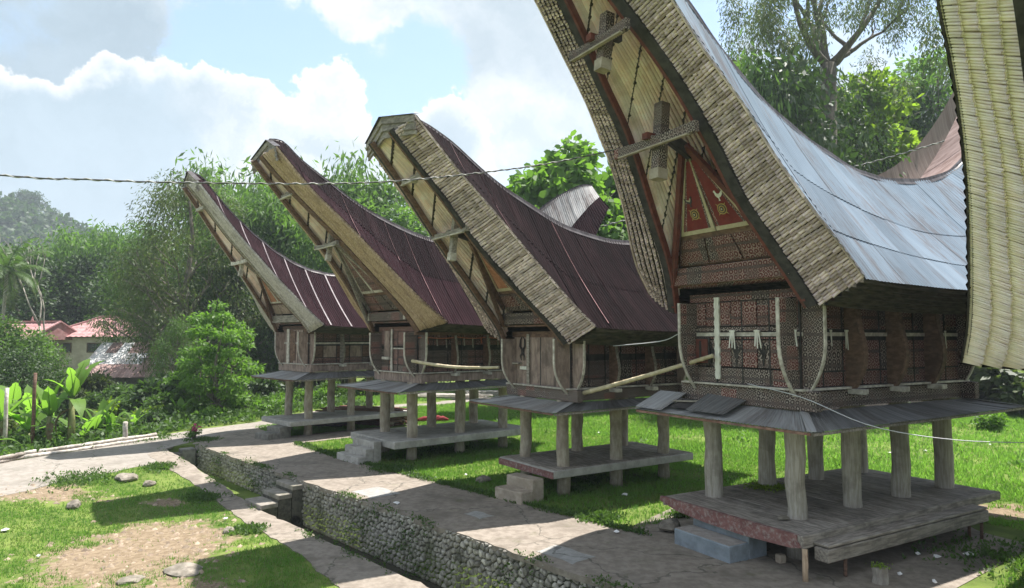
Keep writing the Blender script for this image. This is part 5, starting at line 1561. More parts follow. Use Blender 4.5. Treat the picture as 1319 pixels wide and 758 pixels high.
# right: tall old tree with hanging sprays over the bushes
rg_ = np.random.default_rng(55); pr_ = random.Random(55)
MAT['leaf_tall'] = leaf_mat('leaf_hanging_spray', (.045, .062, .024), (.095, .12, .045), .3)
MAT['bark_dark'] = wmat('dark_old_bark', (.06, .05, .04), (.13, .11, .085), (5, 5, 2), .9, .6, .03, (.05, .06, .03), .5, 1.5)
def tall_tree():
    x, y, z = ground_at(1075, 46)
    t = empty('tall_tree', (x, y, z), 0, 'tall old tree with forked limbs and hanging sprays behind the blue-grey roof', 'tree')
    cl = []
    for i in range(84):
        a = pr_.uniform(0, 6.28); f = pr_.random()
        rr = 8.4 * math.sqrt(pr_.uniform(.05, 1))
        zc = 27.2 + 6.0 * f - .075 * rr * rr + pr_.uniform(-1.4, .8)
        cl.append((np.array((math.cos(a) * rr, math.sin(a) * rr * .8, zc)), (1.0, 1.0, 1.25)))
    C, D, L = clump_leaves(cl, 30000, .27, 1.5, .45, rg_)
    place('crown', leaf_cloud('crown', C, D, L, 'leaf_tall', .26, rg_), t)
    mb = MB()
    def limb(p, d, L_, r, depth):
        pts = [p]; q = p.copy(); dd = d.normalized()
        for i in range(5):
            dd = (dd + Vector((pr_.uniform(-.25, .25), pr_.uniform(-.25, .25), pr_.uniform(-.12, .16)))).normalized()
            q = q + dd * L_ / 5; pts.append(q.copy())
        mb.tube(pts, [r * (1 - .5 * i / 5) for i in range(6)], 7 if depth < 2 else 4)
        if depth < 4:
            for k in range(2 if depth < 2 else 2):
                ax = Vector((pr_.uniform(-1, 1), pr_.uniform(-1, 1), pr_.uniform(.0, .5)))
                limb(pts[-1] if k == 0 else pts[3], (dd + ax * .75), L_ * pr_.uniform(.6, .82), r * .55, depth + 1)
    mb.tube([(0, 0, -.3), (.2, 0, 6), (-.1, .1, 12), (.1, 0, 23.4)], [.75, .62, .55, .50], 10)
    top = Vector((.1, 0, 23.2))
    for d in ((-1.1, -.2, 1.0), (.1, .3, 1.4), (.9, -.3, 1.1), (1.1, .4, .9), (-.5, .5, 1.3)):
        limb(top, Vector(d), 4.6, .30, 0)
    mb.build('trunk', 'bark_dark', t, smooth=True)
tall_tree()
for (u, d, v, m, nm, lab) in [(962, 44, 92, BAM[0], 'bamboo_clump', 'olive bamboo mass behind the nearest roof ridge'), (1012, 42, 84, T_DARK[0], 'dark_tree', 'dark shaded tree left of the lime-leaved tree'),
        (1062, 50, 92, T_FEATH2, 'feathery_tree', 'grey-green scraggly tree under the tall old tree'), (1125, 54, 140, T_DARK[1], 'dark_tree', 'dark tree below the lime-leaved crown'), (1190, 56, 125, T_DARK[0], 'dark_tree', 'dark tree by the rusty back roof'),
        (985, 52, 80, T_MID[0], 'leafy_tree', 'mid green tree left of the tall trunk'), (1040, 54, 72, T_DARK[1], 'dark_tree', 'dark tree directly behind the tall trunk'), (925, 46, 130, T_MID[1], 'leafy_tree', 'bushy tree close above the blue-grey roof'), (1090, 52, 105, T_FEATH2, 'feathery_tree', 'grey-green scraggly tree right of the tall trunk'), (1010, 46, 150, T_FEATH2, 'feathery_tree', 'thin olive tree just above the blue-grey roof')]:
    x, y, z = ground_at(u, d); sc = to_v(m, u, d, v); w_ = sc if 'bamboo' not in nm else 1.5
    tree(nm, m, (x, y, z), lab, 'bamboo' if 'bamboo' in nm else 'tree', None, u * .2, (w_ * .8, w_ * .8, sc) if 'feath' in nm else (min(w_, 1.35), min(w_, 1.35), sc))
x, y, z = ground_at(1130, 51); tree('lime_tree', T_LIME, (x, y, z), 'lime green large-leaved tree in front of the dark bushes', 'tree', None, .6, to_v(T_LIME, 1130, 51, 92))
x, y, z = ground_at(1216, 56); FT = make_tree(dict(h=17, w=3.2, nc=18, n=4200, size=.34, mat='leaf_bamboo', cr=1.35, base=.66, flat=.22, asp=.4, droop=.1, tr=.16), 61)
tree('flat_topped_tree', FT, (x, y, z), 'tree of flat leafy tiers at the edge of the right prow', 'tree', None, .2, to_v(FT, 1216, 56, 66))
# hedge of bushes behind the lawn at the right
hl = ['bush of glossy leaves at the right end of the hedge behind the lawn', 'bush in the hedge just left of the right-hand prow base', 'dark bush in the hedge below the nearest body', 'bush of the hedge seen between the rear posts', 'low bush of the hedge behind the nearest platform', 'bush of the hedge at the foot of the back trees']
for i, (u, d) in enumerate([(1330, 40), (1292, 41), (1250, 43), (1200, 45), (1130, 47), (1060, 49)]):
    x, y, z = ground_at(u, d); shrub(SHR[[0, 3, 1, 3, 0, 1][i]], (x, y, z), hl[i], 'hedge bushes behind the lawn', i * 1.3, (2.3, 2.3, 2.1))
for i, (u, d, lab) in enumerate([(1000, 52, 'bush at the back of the lawn behind the second granary post'), (930, 54, 'bush at the back of the lawn left of the nearest posts'), (860, 56, 'bush at the far lawn edge between two granaries'), (780, 58, 'bush at the far lawn edge behind the second platform'), (1275, 33.5, 'low clump of big leaves at the end of the tin skirt'), (1180, 36, 'low weedy clump in the lawn by the rear posts')]):
    x, y, z = ground_at(u, d); shrub(SHR[[1, 0, 3, 0, 2, 0][i]], (x, y, z), lab, None, i, (1.8 if i < 4 else .8,) * 3)

# left: shrub tree, bananas and undergrowth beyond the road
tl = make_tree(dict(h=6.2, w=2.1, nc=34, n=7500, size=.24, mat='leaf_bright', cr=.62, base=.05, flat=.42, asp=.45, droop=.35, tr=.09, spire=False), 71)
x, y, z = ground_at(283, 38.5); tree('shrub_tree', tl, (x, y, z), 'pale green tiered shrub tree left of the farthest granary', 'tree', None, .3, 1.0)
x, y, z = ground_at(258, 40); tree('shrub_tree', tl, (x, y, z - .2), 'lower pale green shrub tree beside the tiered one', 'tree', None, 2.3, .7)
x, y, z = ground_at(228, 43); tree('scraggly_tree', T_FEATH2, (x, y, z), 'thin drooping tree right of the tin-roofed shed', 'tree', None, 1.2, (.42, .42, .46))
x, y, z = ground_at(222, 41); shrub(SHR[1], (x, y, z), 'dark dense bush right of the tin-roofed shed', None, 1, (1.9, 1.9, 2.1))
bl = [('tall banana plant with torn leaves above the log edging', 1.7, 8, 98, 28.8, 1.15), ('banana plant with dead hanging leaves beside the tall one', 1.3, 6, 70, 28.6, .95), ('banana plant with upright bright leaves right of the tall one', .5, 6, 128, 30.2, .82),
      ('young banana plant with one tall glowing leaf', .15, 4, 112, 29.7, .95), ('banana plant behind the thick stake at the left edge', 1.0, 7, 8, 28.3, 1.05), ('banana plant just beyond the second stake', .6, 6, 44, 28.9, .85),
      ('banana plant with yellow-green leaf by the short stake', .2, 5, 148, 30.8, .75), ('short upright banana plant like a green flame', .1, 6, 236, 37.0, .85), ('banana plant with dull wide leaves under the shed', .7, 6, 138, 34, .85),
      ('high banana plant among trees near the left building', 1.9, 7, 20, 36, 1.25), ('banana plant leaning over the log edging at far left', .4, 6, -10, 26.5, .9), ('small banana plant right of the glowing leaf', .25, 5, 178, 33, .65), ('banana plant with drooping leaves far behind the second stake', 1.4, 7, 48, 33, 1.1)]
for i, (lab, h_, n_, u, d, sc) in enumerate(bl):
    x, y, z = ground_at(u, d); banana((x, y, z), h_, n_, lab, 80 + i, sc)
ul = [(5, 36, 1, 1.6), (35, 38, 1, 1.7), (62, 36, 3, 1.2), (85, 37, 0, 1.1), (130, 37.5, 0, 1.2), (160, 39, 4, 1.1), (185, 40, 0, 1.3), (200, 37.5, 4, .9), (215, 39, 0, 1.2), (250, 39, 4, 1.0), (300, 40, 2, 1.1), (318, 42, 0, 1.1),
      (165, 35.5, 4, .8), (222, 36.4, 0, .7), (278, 37.2, 2, .7), (335, 45, 1, 1.6), (30, 46, 1, 2.4), (60, 48, 0, 1.8), (5, 50, 1, 2.6), (125, 46, 3, 1.3), (145, 44, 0, 1.2), (310, 47, 2, 1.5), (345, 40.5, 2, .8), (360, 43, 2, .9), (405, 46, 2, 1.0), (55, 33.5, 0, .8), (125, 33.5, 1, .8), (-20, 34, 1, 1.4), (80, 32.5, 1, .9), (20, 31, 0, .8), (58, 30.2, 1, .6), (86, 30, 0, .6), (158, 32, 0, .6), (135, 32, 1, .7), (195, 34.5, 1, .7), (238, 35.6, 0, .5), (0, 29.5, 3, .7), (430, 50, 0, 1.1), (470, 54, 0, 1.2), (520, 58, 1, 1.4)]
where = lambda u: 'at the left edge' if u < 30 else 'below the left building' if u < 80 else 'below the tin-roofed shed' if u < 200 else 'below the tiered shrub tree' if u < 300 else 'near the front of the farthest granary' if u < 380 else 'behind the timber stack'
look = ['mid green leafy', 'dark glossy', 'bright small-leaved', 'olive straggling', 'lime broad-leaved']
seen = {}
for i, (u, d, k, sc) in enumerate(ul):
    x, y, z = ground_at(u, d)
    lab = f'{look[k]} bush {where(u)}'
    seen[lab] = seen.get(lab, 0) + 1
    dist = ['', ', farther back', ', farthest back', ', lowest of its kind', ', one of several', ', hindmost', ', smallest', ', half hidden'][seen[lab] - 1]
    shrub(SHR[k], (x, y, z), lab + dist, 'undergrowth beyond the road', i * 1.7, (sc, sc, sc * .95))
x, y, z = ground_at(2, 55); palm((x, y, z), 11.8, 'coconut palm standing at the left edge of the view')
for (u, d, v, m, lab) in [(8, 45, 412, T_MID[0], 'leafy tree hiding the cream-walled house at the left edge'), (52, 47, 428, T_MID[1], 'small leafy tree between the two valley houses'), (30, 40, 452, T_DARK[0], 'dark low tree behind the banana plants at the left')]:
    x, y, z = ground_at(u, d); sc = to_v(m, u, d, v); tree('leafy_tree', m, (x, y, z), lab, 'tree', None, u, sc)
RT = make_tree(dict(h=9, w=3.6, nc=16, n=1500, size=.75, mat='leaf_dark', cr=1.5, base=.42, limbs=10, asp=.6), 77)
for (u, v, k, lab) in [(22, 262, 1.0, 'leftmost tree standing on the crest of the far hill'), (38, 272, 1.25, 'largest tree on the crest of the far hill'), (60, 283, .9, 'single tree on the crest of the far hill, right of the largest'), (80, 292, .8, 'lowest tree on the crest of the far hill')]:
    x, y, z = at(u, 352, v); tree('ridge_tree', RT, (x, y, z - 3.5), lab, 'tree', 'trees on the far hill crest', u, 1.15 * k)
# bare pale tree
bt = empty('bare_tree', ground_at(64, 58), 0, 'bare pale tree against the dark wood', 'tree')
mb = MB(); prb = random.Random(9)
def bare(p, d, L_, r, dep):
    pts = [p]; q = p.copy(); dd = d.normalized()
    for i in range(4):
        dd = (dd + Vector((prb.uniform(-.2, .2), prb.uniform(-.2, .2), .06))).normalized(); q = q + dd * L_ / 4; pts.append(q.copy())
    mb.tube(pts, [r * (1 - .5 * i / 4) for i in range(5)], 5)
    if dep < 4:
        for k in range(3 if dep == 0 else 2):
            bare(pts[-1 - (k > 1)], dd + Vector((prb.uniform(-.8, .8), prb.uniform(-.8, .8), prb.uniform(.1, .5))), L_ * .66, r * .55, dep + 1)
bare(Vector((0, 0, 0)), Vector((0, 0, 1)), 5.6, .15, 0)
mb.build('trunk', 'bark_pale', bt, smooth=True)
# magenta flower at the end of the ditch
x, y = P2(10.3, 31.6)
fs_ = empty('flowering_bush', (x, y, 0), 0, 'small bush with magenta flowers at the far end of the ditch', 'flower bush')
sh = make_shrub(91, .35, .55, 320, .12, 'leaf_bright'); place('stems', sh[0], fs_); place('foliage', sh[1], fs_)
rgf = np.random.default_rng(4)
for c in ((.02, -.05, .62), (.14, .02, .56), (-.10, .05, .50), (.08, -.16, .47)):
    u_ = rgf.normal(size=(14, 3)); place('flower', leaf_cloud('flower', np.tile(c, (14, 1)) + u_ * .02, u_, np.full(14, .11), 'flower', .7, rgf), fs_)

# ---------------------------------------------------------------- grass, as blades
def blades(name, P, hmin, hmax, w, mat, k=3):
    n = len(P); P = np.repeat(P, k, 0); m = len(P)
    a = NR.uniform(0, 6.283, m); hh = NR.uniform(hmin, hmax, m)
    P = P + np.stack([NR.normal(0, .03, m), NR.normal(0, .03, m), np.zeros(m)], 1)
    lean = NR.uniform(.1, .8, m)[:, None] * hh[:, None]
    d = np.stack([np.cos(a), np.sin(a), np.zeros(m)], 1)
    b = np.stack([NR.uniform(0, 6.283, m)], 1); sd = np.concatenate([np.cos(b), np.sin(b), np.zeros((m, 1))], 1)
    ww = w * NR.uniform(.6, 1.3, (m, 1))
    V = np.stack([P - sd * ww, P + sd * ww, P + d * lean + np.array((0, 0, 1)) * hh[:, None]], 1).reshape(-1, 3)
    V[:, 2] -= .004
    return np_mesh(name, V, np.arange(m * 3).reshape(m, 3), mat)
def wob(x, y, f): return np.sin(x * f + 1.3 * np.sin(y * f * .7)) * np.sin(y * f * 1.1 + 1.7 * np.sin(x * f * .6))
def scatter(n, s0, s1, t0, t1, keep):
    s = NR.uniform(s0, s1, n); t = NR.uniform(t0, t1, n)
    x = s * NS[0] + t * NT[0]; y = s * NS[1] + t * NT[1]
    k = (y > 5) & (np.abs(x) < y * .80 + 1.5)
    s, t, x, y = s[k], t[k], x[k], y[k]
    k = keep(s, t, x, y) > NR.random(len(s))
    s, t, x, y = s[k], t[k], x[k], y[k]
    return np.stack([x, y, hgt(s, t)], 1)
def dirt(x, y):
    m = np.full(len(x), -9.)
    for (cx, cy, rx, ry, amt) in [(-14.9, 21.2, 2.6, 1.0, 1.0), (-9.0, 17.0, 2.3, 2.9, 1.0), (-6.9, 14.2, 1.3, 1.3, .8), (-10.5, 21.0, 1.2, .6, .6), (-13.3, 15.6, .8, 1.2, .4), (12.2, 18.0, 1.6, 1.1, .95), (13.4, 18.6, .9, .6, .7)]:
        m = np.maximum(m, amt - np.hypot((x - cx) / rx, (y - cy) / ry))
    return m + wob(x, y, 2.3) * .35 + wob(x, y, 6.1) * .2
def low_keep(s, t, x, y):
    e = np.interp(t, [8, 12, 15.5, 21, 24.2, 26.6], [6.95, 7.0, 7.55, 7.8, 7.85, 7.7]) + wob(x, y, 5) * .06
    upper = np.interp(s, [-8, 2.84, 4.1, 5.74, 7.6, 8], [23.6, 25.5, 26.1, 26.7, 27.3, 28]) + wob(x, y, 3) * .3
    ok = (s < e) & (t < upper)
    d = dirt(x, y)
    return ok * np.clip(.95 - 2.6 * np.clip(d + .05, 0, 1), .015, 1) * np.clip(.75 + .5 * wob(x, y, 1.1), .25, 1)
tag(place('lower_grass', blades('lower_grass', scatter(120000, -9, 8, 6, 29, low_keep), .035, .10, .010, 'grass')), kind='stuff')
def up_keep(s, t, x, y):
    e = np.interp(t, [-12, 8, 17, 23.7, 27.5, 33.4], [13.0, 12.95, 12.85, 12.8, 13.15, 13.9]) + wob(x, y, 5) * .08
    ok = (s > e) & (t < np.interp(s, [13, 19.5, 60], [33.5, 36.8, 36.5]))
    slab = (s < 19.7) & (t > 3.3) & (t < 9.3 + .7 * (19.6 - s) / 7)
    slab2 = (s < 20.4) & (t > 27.5) & (t < 29.9)
    return ok * ~slab * ~slab2 * np.clip(.8 + .5 * wob(x, y, .8), .2, 1) * np.clip(1 - 2 * np.clip(dirt(x, y), 0, .5), .03, 1)
tag(place('yard_grass', blades('yard_grass', scatter(110000, 12.7, 26, -2, 37, up_keep), .05, .13, .013, 'grass')), kind='stuff')
tag(place('lawn_grass', blades('lawn_grass', scatter(150000, 24, 62, -8, 46, lambda s, t, x, y: (np.abs(t - 38.0) > 1.3) * np.clip(.8 + .5 * wob(x, y, .6), .2, 1)), .07, .22, .022, 'grass_lawn')), kind='stuff')
# leafy ground cover over the bank beyond the road
def bank_keep(s, t, x, y):
    up = np.interp(s, [-25, -8, 3.35, 5.9, 9.35, 11.8, 14.75, 19.5], [26.5, 29.5, 31.1, 32.1, 34.3, 35.6, 36.3, 39.5])
    return (t > up + .15 * wob(x, y, 3)) * np.clip(1.1 - .02 * (t - up), .2, 1)
cp = scatter(26000, -14, 24, 27, 56, bank_keep)
cc_ = np.repeat(cp, 5, 0); m_ = len(cc_)
cc_ = cc_ + np.abs(NR.normal(size=(m_, 3))) * np.array((.18, .18, .16)) * NR.choice([1, 1, 2.2], (m_, 1))
cd = NR.normal(size=(m_, 3)) * .7; cd[:, 2] += .35
tag(place('bank_undergrowth', leaf_cloud('bank_undergrowth', cc_, cd, NR.uniform(.10, .30, m_), 'leaf_mid', .5)), kind='stuff')
# taller weeds in the lawn
wp = scatter(9000, 22, 60, -4, 40, lambda s, t, x, y: np.clip(wob(x, y, .9) * 1.6 - .75, 0, 1) * (np.abs(t - 38.0) > 1.5))
wd = NR.normal(size=(len(wp) * 5, 3)) * .6; wd[:, 2] = np.abs(wd[:, 2]) + .5
wc = np.repeat(wp, 5, 0) + NR.normal(size=(len(wp) * 5, 3)) * np.array((.12, .12, .06)) + np.array((0, 0, .08))
tag(place('lawn_weeds', leaf_cloud('lawn_weeds', wc, wd, NR.uniform(.10, .26, len(wc)), 'leaf_bright', .5)), kind='stuff')
# weeds along the ditch, the wall and the edges of the paths
def wall_weeds():
    n = 5200
    t = NR.uniform(6, 30.2, n)
    kind = NR.random(n)
    top = kind < .40
    s = np.where(top, DW - .02 + np.abs(NR.normal(0, .07, n)), DW - .09)
    z = np.where(top, .02, -NR.random(n) ** .8 * 1.25)
    lowm = kind > .80
    s = np.where(lowm, DL - .04 - np.abs(NR.normal(0, .09, n)), s)
    z = np.where(lowm, zlow(s, t) + .02, z)
    bed = NR.random(n) < .22
    s = np.where(bed, NR.uniform(DL + .1, DW - .1, n), s); z = np.where(bed, -1.28 + .25 * smooth(t, 21.2, 22.5), z)
    keep = (np.sin(t * 1.9) + np.sin(t * .83 + 1) + np.sin(z * 5 + t * 3.3)) > NR.uniform(-.3, 2.1, n)
    s, t, z = s[keep], t[keep], z[keep]
    P = np.stack([s * NS[0] + t * NT[0], s * NS[1] + t * NT[1], z], 1)
    P = np.repeat(P, 5, 0); m = len(P)
    P += NR.normal(size=(m, 3)) * np.array((.05, .05, .03))
    D = NR.normal(size=(m, 3)) * .6 - np.array((NS[0], NS[1], 0)) * .5; D[:, 2] += .35
    return leaf_cloud('ditch_weeds', P, D, NR.uniform(.03, .10, m), 'leaf_mid', .5)
tag(place('ditch_weeds', wall_weeds()), kind='stuff')
def edge_weeds():
    L = []
    for (sl, tl_) in (([12.97, 12.87, 12.8, 13.15], [9.5, 17, 23.7, 27.5]), ([14.8, 17, 19], [9.9, 9.7, 9.3])):
        n = 1700; q = NR.random(n); i = np.linspace(0, 1, len(sl))
        s = np.interp(q, i, sl) + NR.normal(0, .08, n); t = np.interp(q, i, tl_) + NR.normal(0, .1, n)
        L.append(np.stack([s, t], 1))
    for (s0, t0, r, n) in [(16.4, 14.3, .6, 260), (17.5, 15.5, 1.2, 320), (16.5, 21.7, 1.0, 260), (15.2, 13.6, .25, 120), (19.8, 9.8, .9, 260), (10.6, 31.2, .6, 200), (8.9, 33.5, 1.2, 300), (7.5, 26.6, .5, 260), (7.6, 22.5, .5, 260), (7.5, 18.5, .4, 200), (5.0, 26.3, 1.0, 320), (13.0, 20, .7, 260), (13.4, 11.2, .6, 260), (17.0, 3.4, 1.6, 420)]:
        L.append(np.stack([NR.normal(s0, r * .5, n), NR.normal(t0, r * .5, n)], 1))
    A_ = np.concatenate(L)
    zz__ = np.where(A_[:, 0] < DL, zlow(A_[:, 0], A_[:, 1]), 0) + .03
    P = np.stack([A_[:, 0] * NS[0] + A_[:, 1] * NT[0], A_[:, 0] * NS[1] + A_[:, 1] * NT[1], zz__], 1)
    P = np.repeat(P, 4, 0); m = len(P); P += NR.normal(size=(m, 3)) * np.array((.05, .05, .02))
    D = NR.normal(size=(m, 3)) * .6; D[:, 2] = np.abs(D[:, 2]) + .4
    return leaf_cloud('edge_weeds', P, D, NR.uniform(.04, .13, m), 'leaf_mid', .5)
tag(place('edge_weeds', edge_weeds()), kind='stuff')
# fallen-leaf and small-stone litter over the bare earth
def pebbles():
    P = scatter(26000, -8, 8, 6, 28, lambda s, t, x, y: (s < 7.6) * np.clip(dirt(x, y) * 2.2 + .02, 0, .5))
    n = len(P); r = NR.uniform(.008, .03, n) * NR.choice([1, 1, 1, 2.2], n)
    base = np.array([(-1, -1, 0), (1, -1, 0), (1, 1, 0), (-1, 1, 0), (-.3, -.3, .8), (.5, -.2, .7), (.2, .5, .8)])
    V = P[:, None, :] + base[None] * r[:, None, None] * NR.uniform(.7, 1.3, (n, 7, 3))
    F = np.array([(0, 1, 5), (0, 5, 4), (1, 2, 5), (2, 6, 5), (2, 3, 6), (3, 4, 6), (3, 0, 4), (4, 5, 6)])
    F = (np.arange(n)[:, None, None] * 7 + F[None]).reshape(-1, 3)
    return np_mesh('pebbles', V.reshape(-1, 3), F, 'pebble')
MAT['pebble'] = wmat('pebble_stone', (.19, .14, .10), (.31, .245, .18), (5, 5, 5), .9, 0, isl=.3)
tag(place('pebbles', pebbles()), kind='stuff')

# ---------------------------------------------------------------- hills behind
def hill(name, ctr, yaw, length, prof_pts, depth, seed, mat):
    """a wooded ridge: profile height along its length, falling away towards the viewer"""
    rg = np.random.default_rng(seed)
    nx, ny = 90, 26
    xs = np.linspace(-length / 2, length / 2, nx); ys = np.linspace(-depth, depth, ny)
    top = np.interp(xs, [p[0] for p in prof_pts], [p[1] for p in prof_pts])
    X, Y = np.meshgrid(xs, ys, indexing='ij')
    f = np.clip(1 - (np.abs(Y) / depth) ** 1.3, 0, 1)
    Z = top[:, None] * f + 3 * np.sin(X * .06 + 1) * np.sin(Y * .05) * f - 2
    c, s = math.cos(yaw), math.sin(yaw)
    V = np.stack([ctr[0] + X * c - Y * s, ctr[1] + X * s + Y * c, Z], -1).reshape(-1, 3)
    I = np.arange(nx * ny).reshape(nx, ny)
    F = np.stack([I[:-1, :-1], I[1:, :-1], I[1:, 1:], I[:-1, 1:]], -1).reshape(-1, 4)
    tag(place(name, np_mesh(name, V, F, mat, True)), kind='structure')
    # canopy on the side we see and over the crest
    n = 2600
    px = rg.uniform(-length / 2, length / 2, n); py = rg.uniform(-depth * .92, depth * .12, n)
    tz = np.interp(px, xs, top) * np.clip(1 - (np.abs(py) / depth) ** 1.3, 0, 1) - 2
    r = rg.uniform(2.0, 4.6, n)
    k = 26
    u = rg.normal(size=(n, k, 3)); u /= np.linalg.norm(u, axis=2)[:, :, None]; u[:, :, 2] = np.abs(u[:, :, 2]) * 1.0
    P = np.stack([ctr[0] + px * c - py * s, ctr[1] + px * s + py * c, tz + r * .25], 1)
    C = P[:, None, :] + u * (r[:, None, None] * rg.uniform(.75, 1.1, (n, k, 1)))
    D = u + rg.normal(size=(n, k, 3)) * .8; D[:, :, 2] -= .3
    me = leaf_cloud('canopy', C.reshape(-1, 3), D.reshape(-1, 3), np.repeat(r, k) * rg.uniform(.45, .8, n * k), 'leaf_dark', .8, rg)
    tag(place('hill_forest', me), kind='stuff')
MAT['hill'] = wmat('hill_undergrowth', (.02, .035, .014), (.05, .075, .028), (.2, .2, .2), .95, 0, rand=False)
hill('hill', (-270, 330, 0), .25, 520, [(-260, 150), (-150, 122), (-40, 92), (20, 72), (70, 54), (120, 36), (200, 16), (260, 0)], 120, 1, 'hill')
hill('hill', (150, 250, 0), -.12, 420, [(-210, 6), (-130, 22), (-70, 62), (-30, 92), (0, 99), (30, 90), (65, 68), (110, 50), (210, 30)], 90, 2, 'hill')
# ------------------------------------------------------------------ small things
def wpos(S, x, y, z):
    c, s = math.cos(S['yaw']), math.sin(S['yaw'])
    return Vector((S['loc'][0] + x * c - y * s, S['loc'][1] + x * s + y * c, z))
def steps(loc, rz, label, width, hs_, depth, mat, tread, blocks=False):
    t = empty('entrance_steps', (*loc, .02), rz, label, 'steps', 'steps up to the granary platforms')
    n = len(hs_)
    for i, h in enumerate(hs_):
        d = depth / n
        MB().box((0, d * (i + .5) + .0015 * i, h / 2 - .03), (width - .012 * i, d - .003, h + .0)).build('step', mat, t, bevel=.018)
        MB().box((0, d * (i + .5), h - .028), (width - .05 - .012 * i, d - .05, .012)).build('tread', tread, t)
    return t
steps((3.92, 14.46), SA['yaw'], 'grey-blue painted two-step block at the nearest platform', 1.55, (.36, .64), 1.12, 'paint_blue', 'tread')
steps((-.12, 18.92), -.84, 'tan cement two-step block at the red-fronted platform', 1.10, (.34, .62), .86, 'cement_tan', 'cement_tan')
steps((-5.96, 24.87), -.86, 'grey three-step block at the third platform', 1.62, (.27, .52, .76), .95, 'concrete', 'concrete')
steps((-11.02, 30.25), -.6, 'dark stone two-step block at the farthest platform', .95, (.30, .52), 1.2, 'concrete_dark', 'concrete_dark')

# heavy timber bench alongside the nearest platform
bo = wpos(SA, 2.30, 1.98, 0)
tb = empty('timber_bench', (bo.x, bo.y, 0.0), SA['yaw'], 'long heavy timber bench along the side of the nearest platform', 'bench')
MB().box((0, 0, .50), (.30, 5.75, .25)).build('beam', 'wood_y', tb, bevel=.02)
MB().box((-.02, 0, .668), (.32, 5.7, .05)).build('top_plank', 'wood_y', tb, bevel=.012)
for (x, y) in ((-.12, 2.55), (.1, 2.62), (.02, -2.2)):
    MB().tube([(x, y, -.03), (x + .01, y, .38)], .035, 7).build('leg', 'wood_brown', tb, smooth=True)
pp = wpos(SA, 2.14, -1.14, 0)
bp_ = empty('prop_post', (pp.x, pp.y, 0), 0, 'short bamboo prop under the corner of the nearest platform', 'post')
MB().tube([(0, 0, -.03), (0, 0, .25), (.005, 0, .27), (0, 0, .60)], [.05, .05, .055, .05], 9).build('pole', 'bamboo_yellow', bp_, smooth=True)

def rock(loc, r, label, seed, flat=.7, group=None):
    pr = random.Random(seed)
    bm = __import__('bmesh').new(); import bmesh
    bmesh.ops.create_icosphere(bm, subdivisions=2, radius=1)
    for v in bm.verts:
        d = 1 + .22 * math.sin(v.co.x * 3.1 + seed) * math.cos(v.co.y * 2.7 + seed * 2) + pr.uniform(-.09, .09)
        v.co = Vector((v.co.x * r * 1.2 * d, v.co.y * r * d, max(-.25 * r, v.co.z * r * flat * d)))
    me = bpy.data.meshes.new('rock'); bm.to_mesh(me); bm.free(); me.materials.append(MAT['rock'])
    o = place('rock', me, None, loc, (0, 0, seed * 1.3)); return tag(o, label, 'rock', group)
rock((3.66, 16.1, .12), .24, 'round brown rock beside the grey-blue steps', 3)
rock((-12.9, 23.1, H(-12.9, 23.1) + .06), .36, 'long flat pale rock at the upper edge of the grass', 4, .38)
rock((-11.9, 22.66, H(-11.9, 22.66) + .05), .19, 'small pale rock in the grass below the road', 5, .6)
rock((-12.79, 20.2, H(-12.79, 20.2) + .05), .19, 'dark lone rock at the left of the grass', 6, .8)
rock((-7.3, 15.5, H(-7.3, 15.5) + .02), .40, 'flat worn rock bedded in the bare earth', 7, .22)
rock((-8.2, 15.0, H(-8.2, 15.0) + .02), .22, 'small flat rock left of the bedded one', 8, .3)
rock((-7.6, 18.6, H(-7.6, 18.6) + .03), .16, 'little rock at the upper rim of the bare earth', 9, .6)
rock((-.9, 21.6, .06), .22, 'grassy brown rock between the second and third platforms', 10, .6)
rock((11.4, 16.9, .06), .10, 'small dark stone on the earth beyond the bench', 11, .8)
p = wpos(SA, 1.12, -.42, .842); rock(tuple(p), .10, 'white stone lying on the nearest platform beside its corner post', 12, .5)
# mossy mat on the platform
ms = wpos(SA, -1.0, 1.75, .84)
mc = NR.normal(size=(900, 3)) * np.array((.26, .22, .008)); md = NR.normal(size=(900, 3)) * .6; md[:, 2] = np.abs(md[:, 2]) + .2
mo = place('moss_heap', leaf_cloud('moss_heap', mc, md, NR.uniform(.04, .09, 900), 'leaf_lime', .5), None, tuple(ms))
tag(mo, 'low heap of yellow-green cuttings at the foot of a left post', 'cuttings')
cb = empty('concrete_stub', (5.37, 13.9, .012), .3, 'small broken concrete stub under the nearest platform edge', 'block')
MB().box((0, 0, .08), (.16, .16, .17)).build('block', 'cement_tan', cb, bevel=.02)
st_ = empty('cut_stump', (6.75, 12.78, .0), .2, 'sawn stump with a mossy top at the grass corner', 'stump')
MB().tube([(0, 0, -.05), (.01, 0, .14), (0, .01, .30)], [.15, .13, .14], 9).build('trunk', 'bark_pale', st_, smooth=False)
sc_ = NR.normal(size=(120, 3)) * np.array((.08, .08, .01)) + np.array((0, 0, .31)); sd_ = NR.normal(size=(120, 3)); sd_[:, 2] = abs(sd_[:, 2])
place('moss', leaf_cloud('moss', sc_, sd_, NR.uniform(.03, .06, 120), 'leaf_lime', .5), st_)

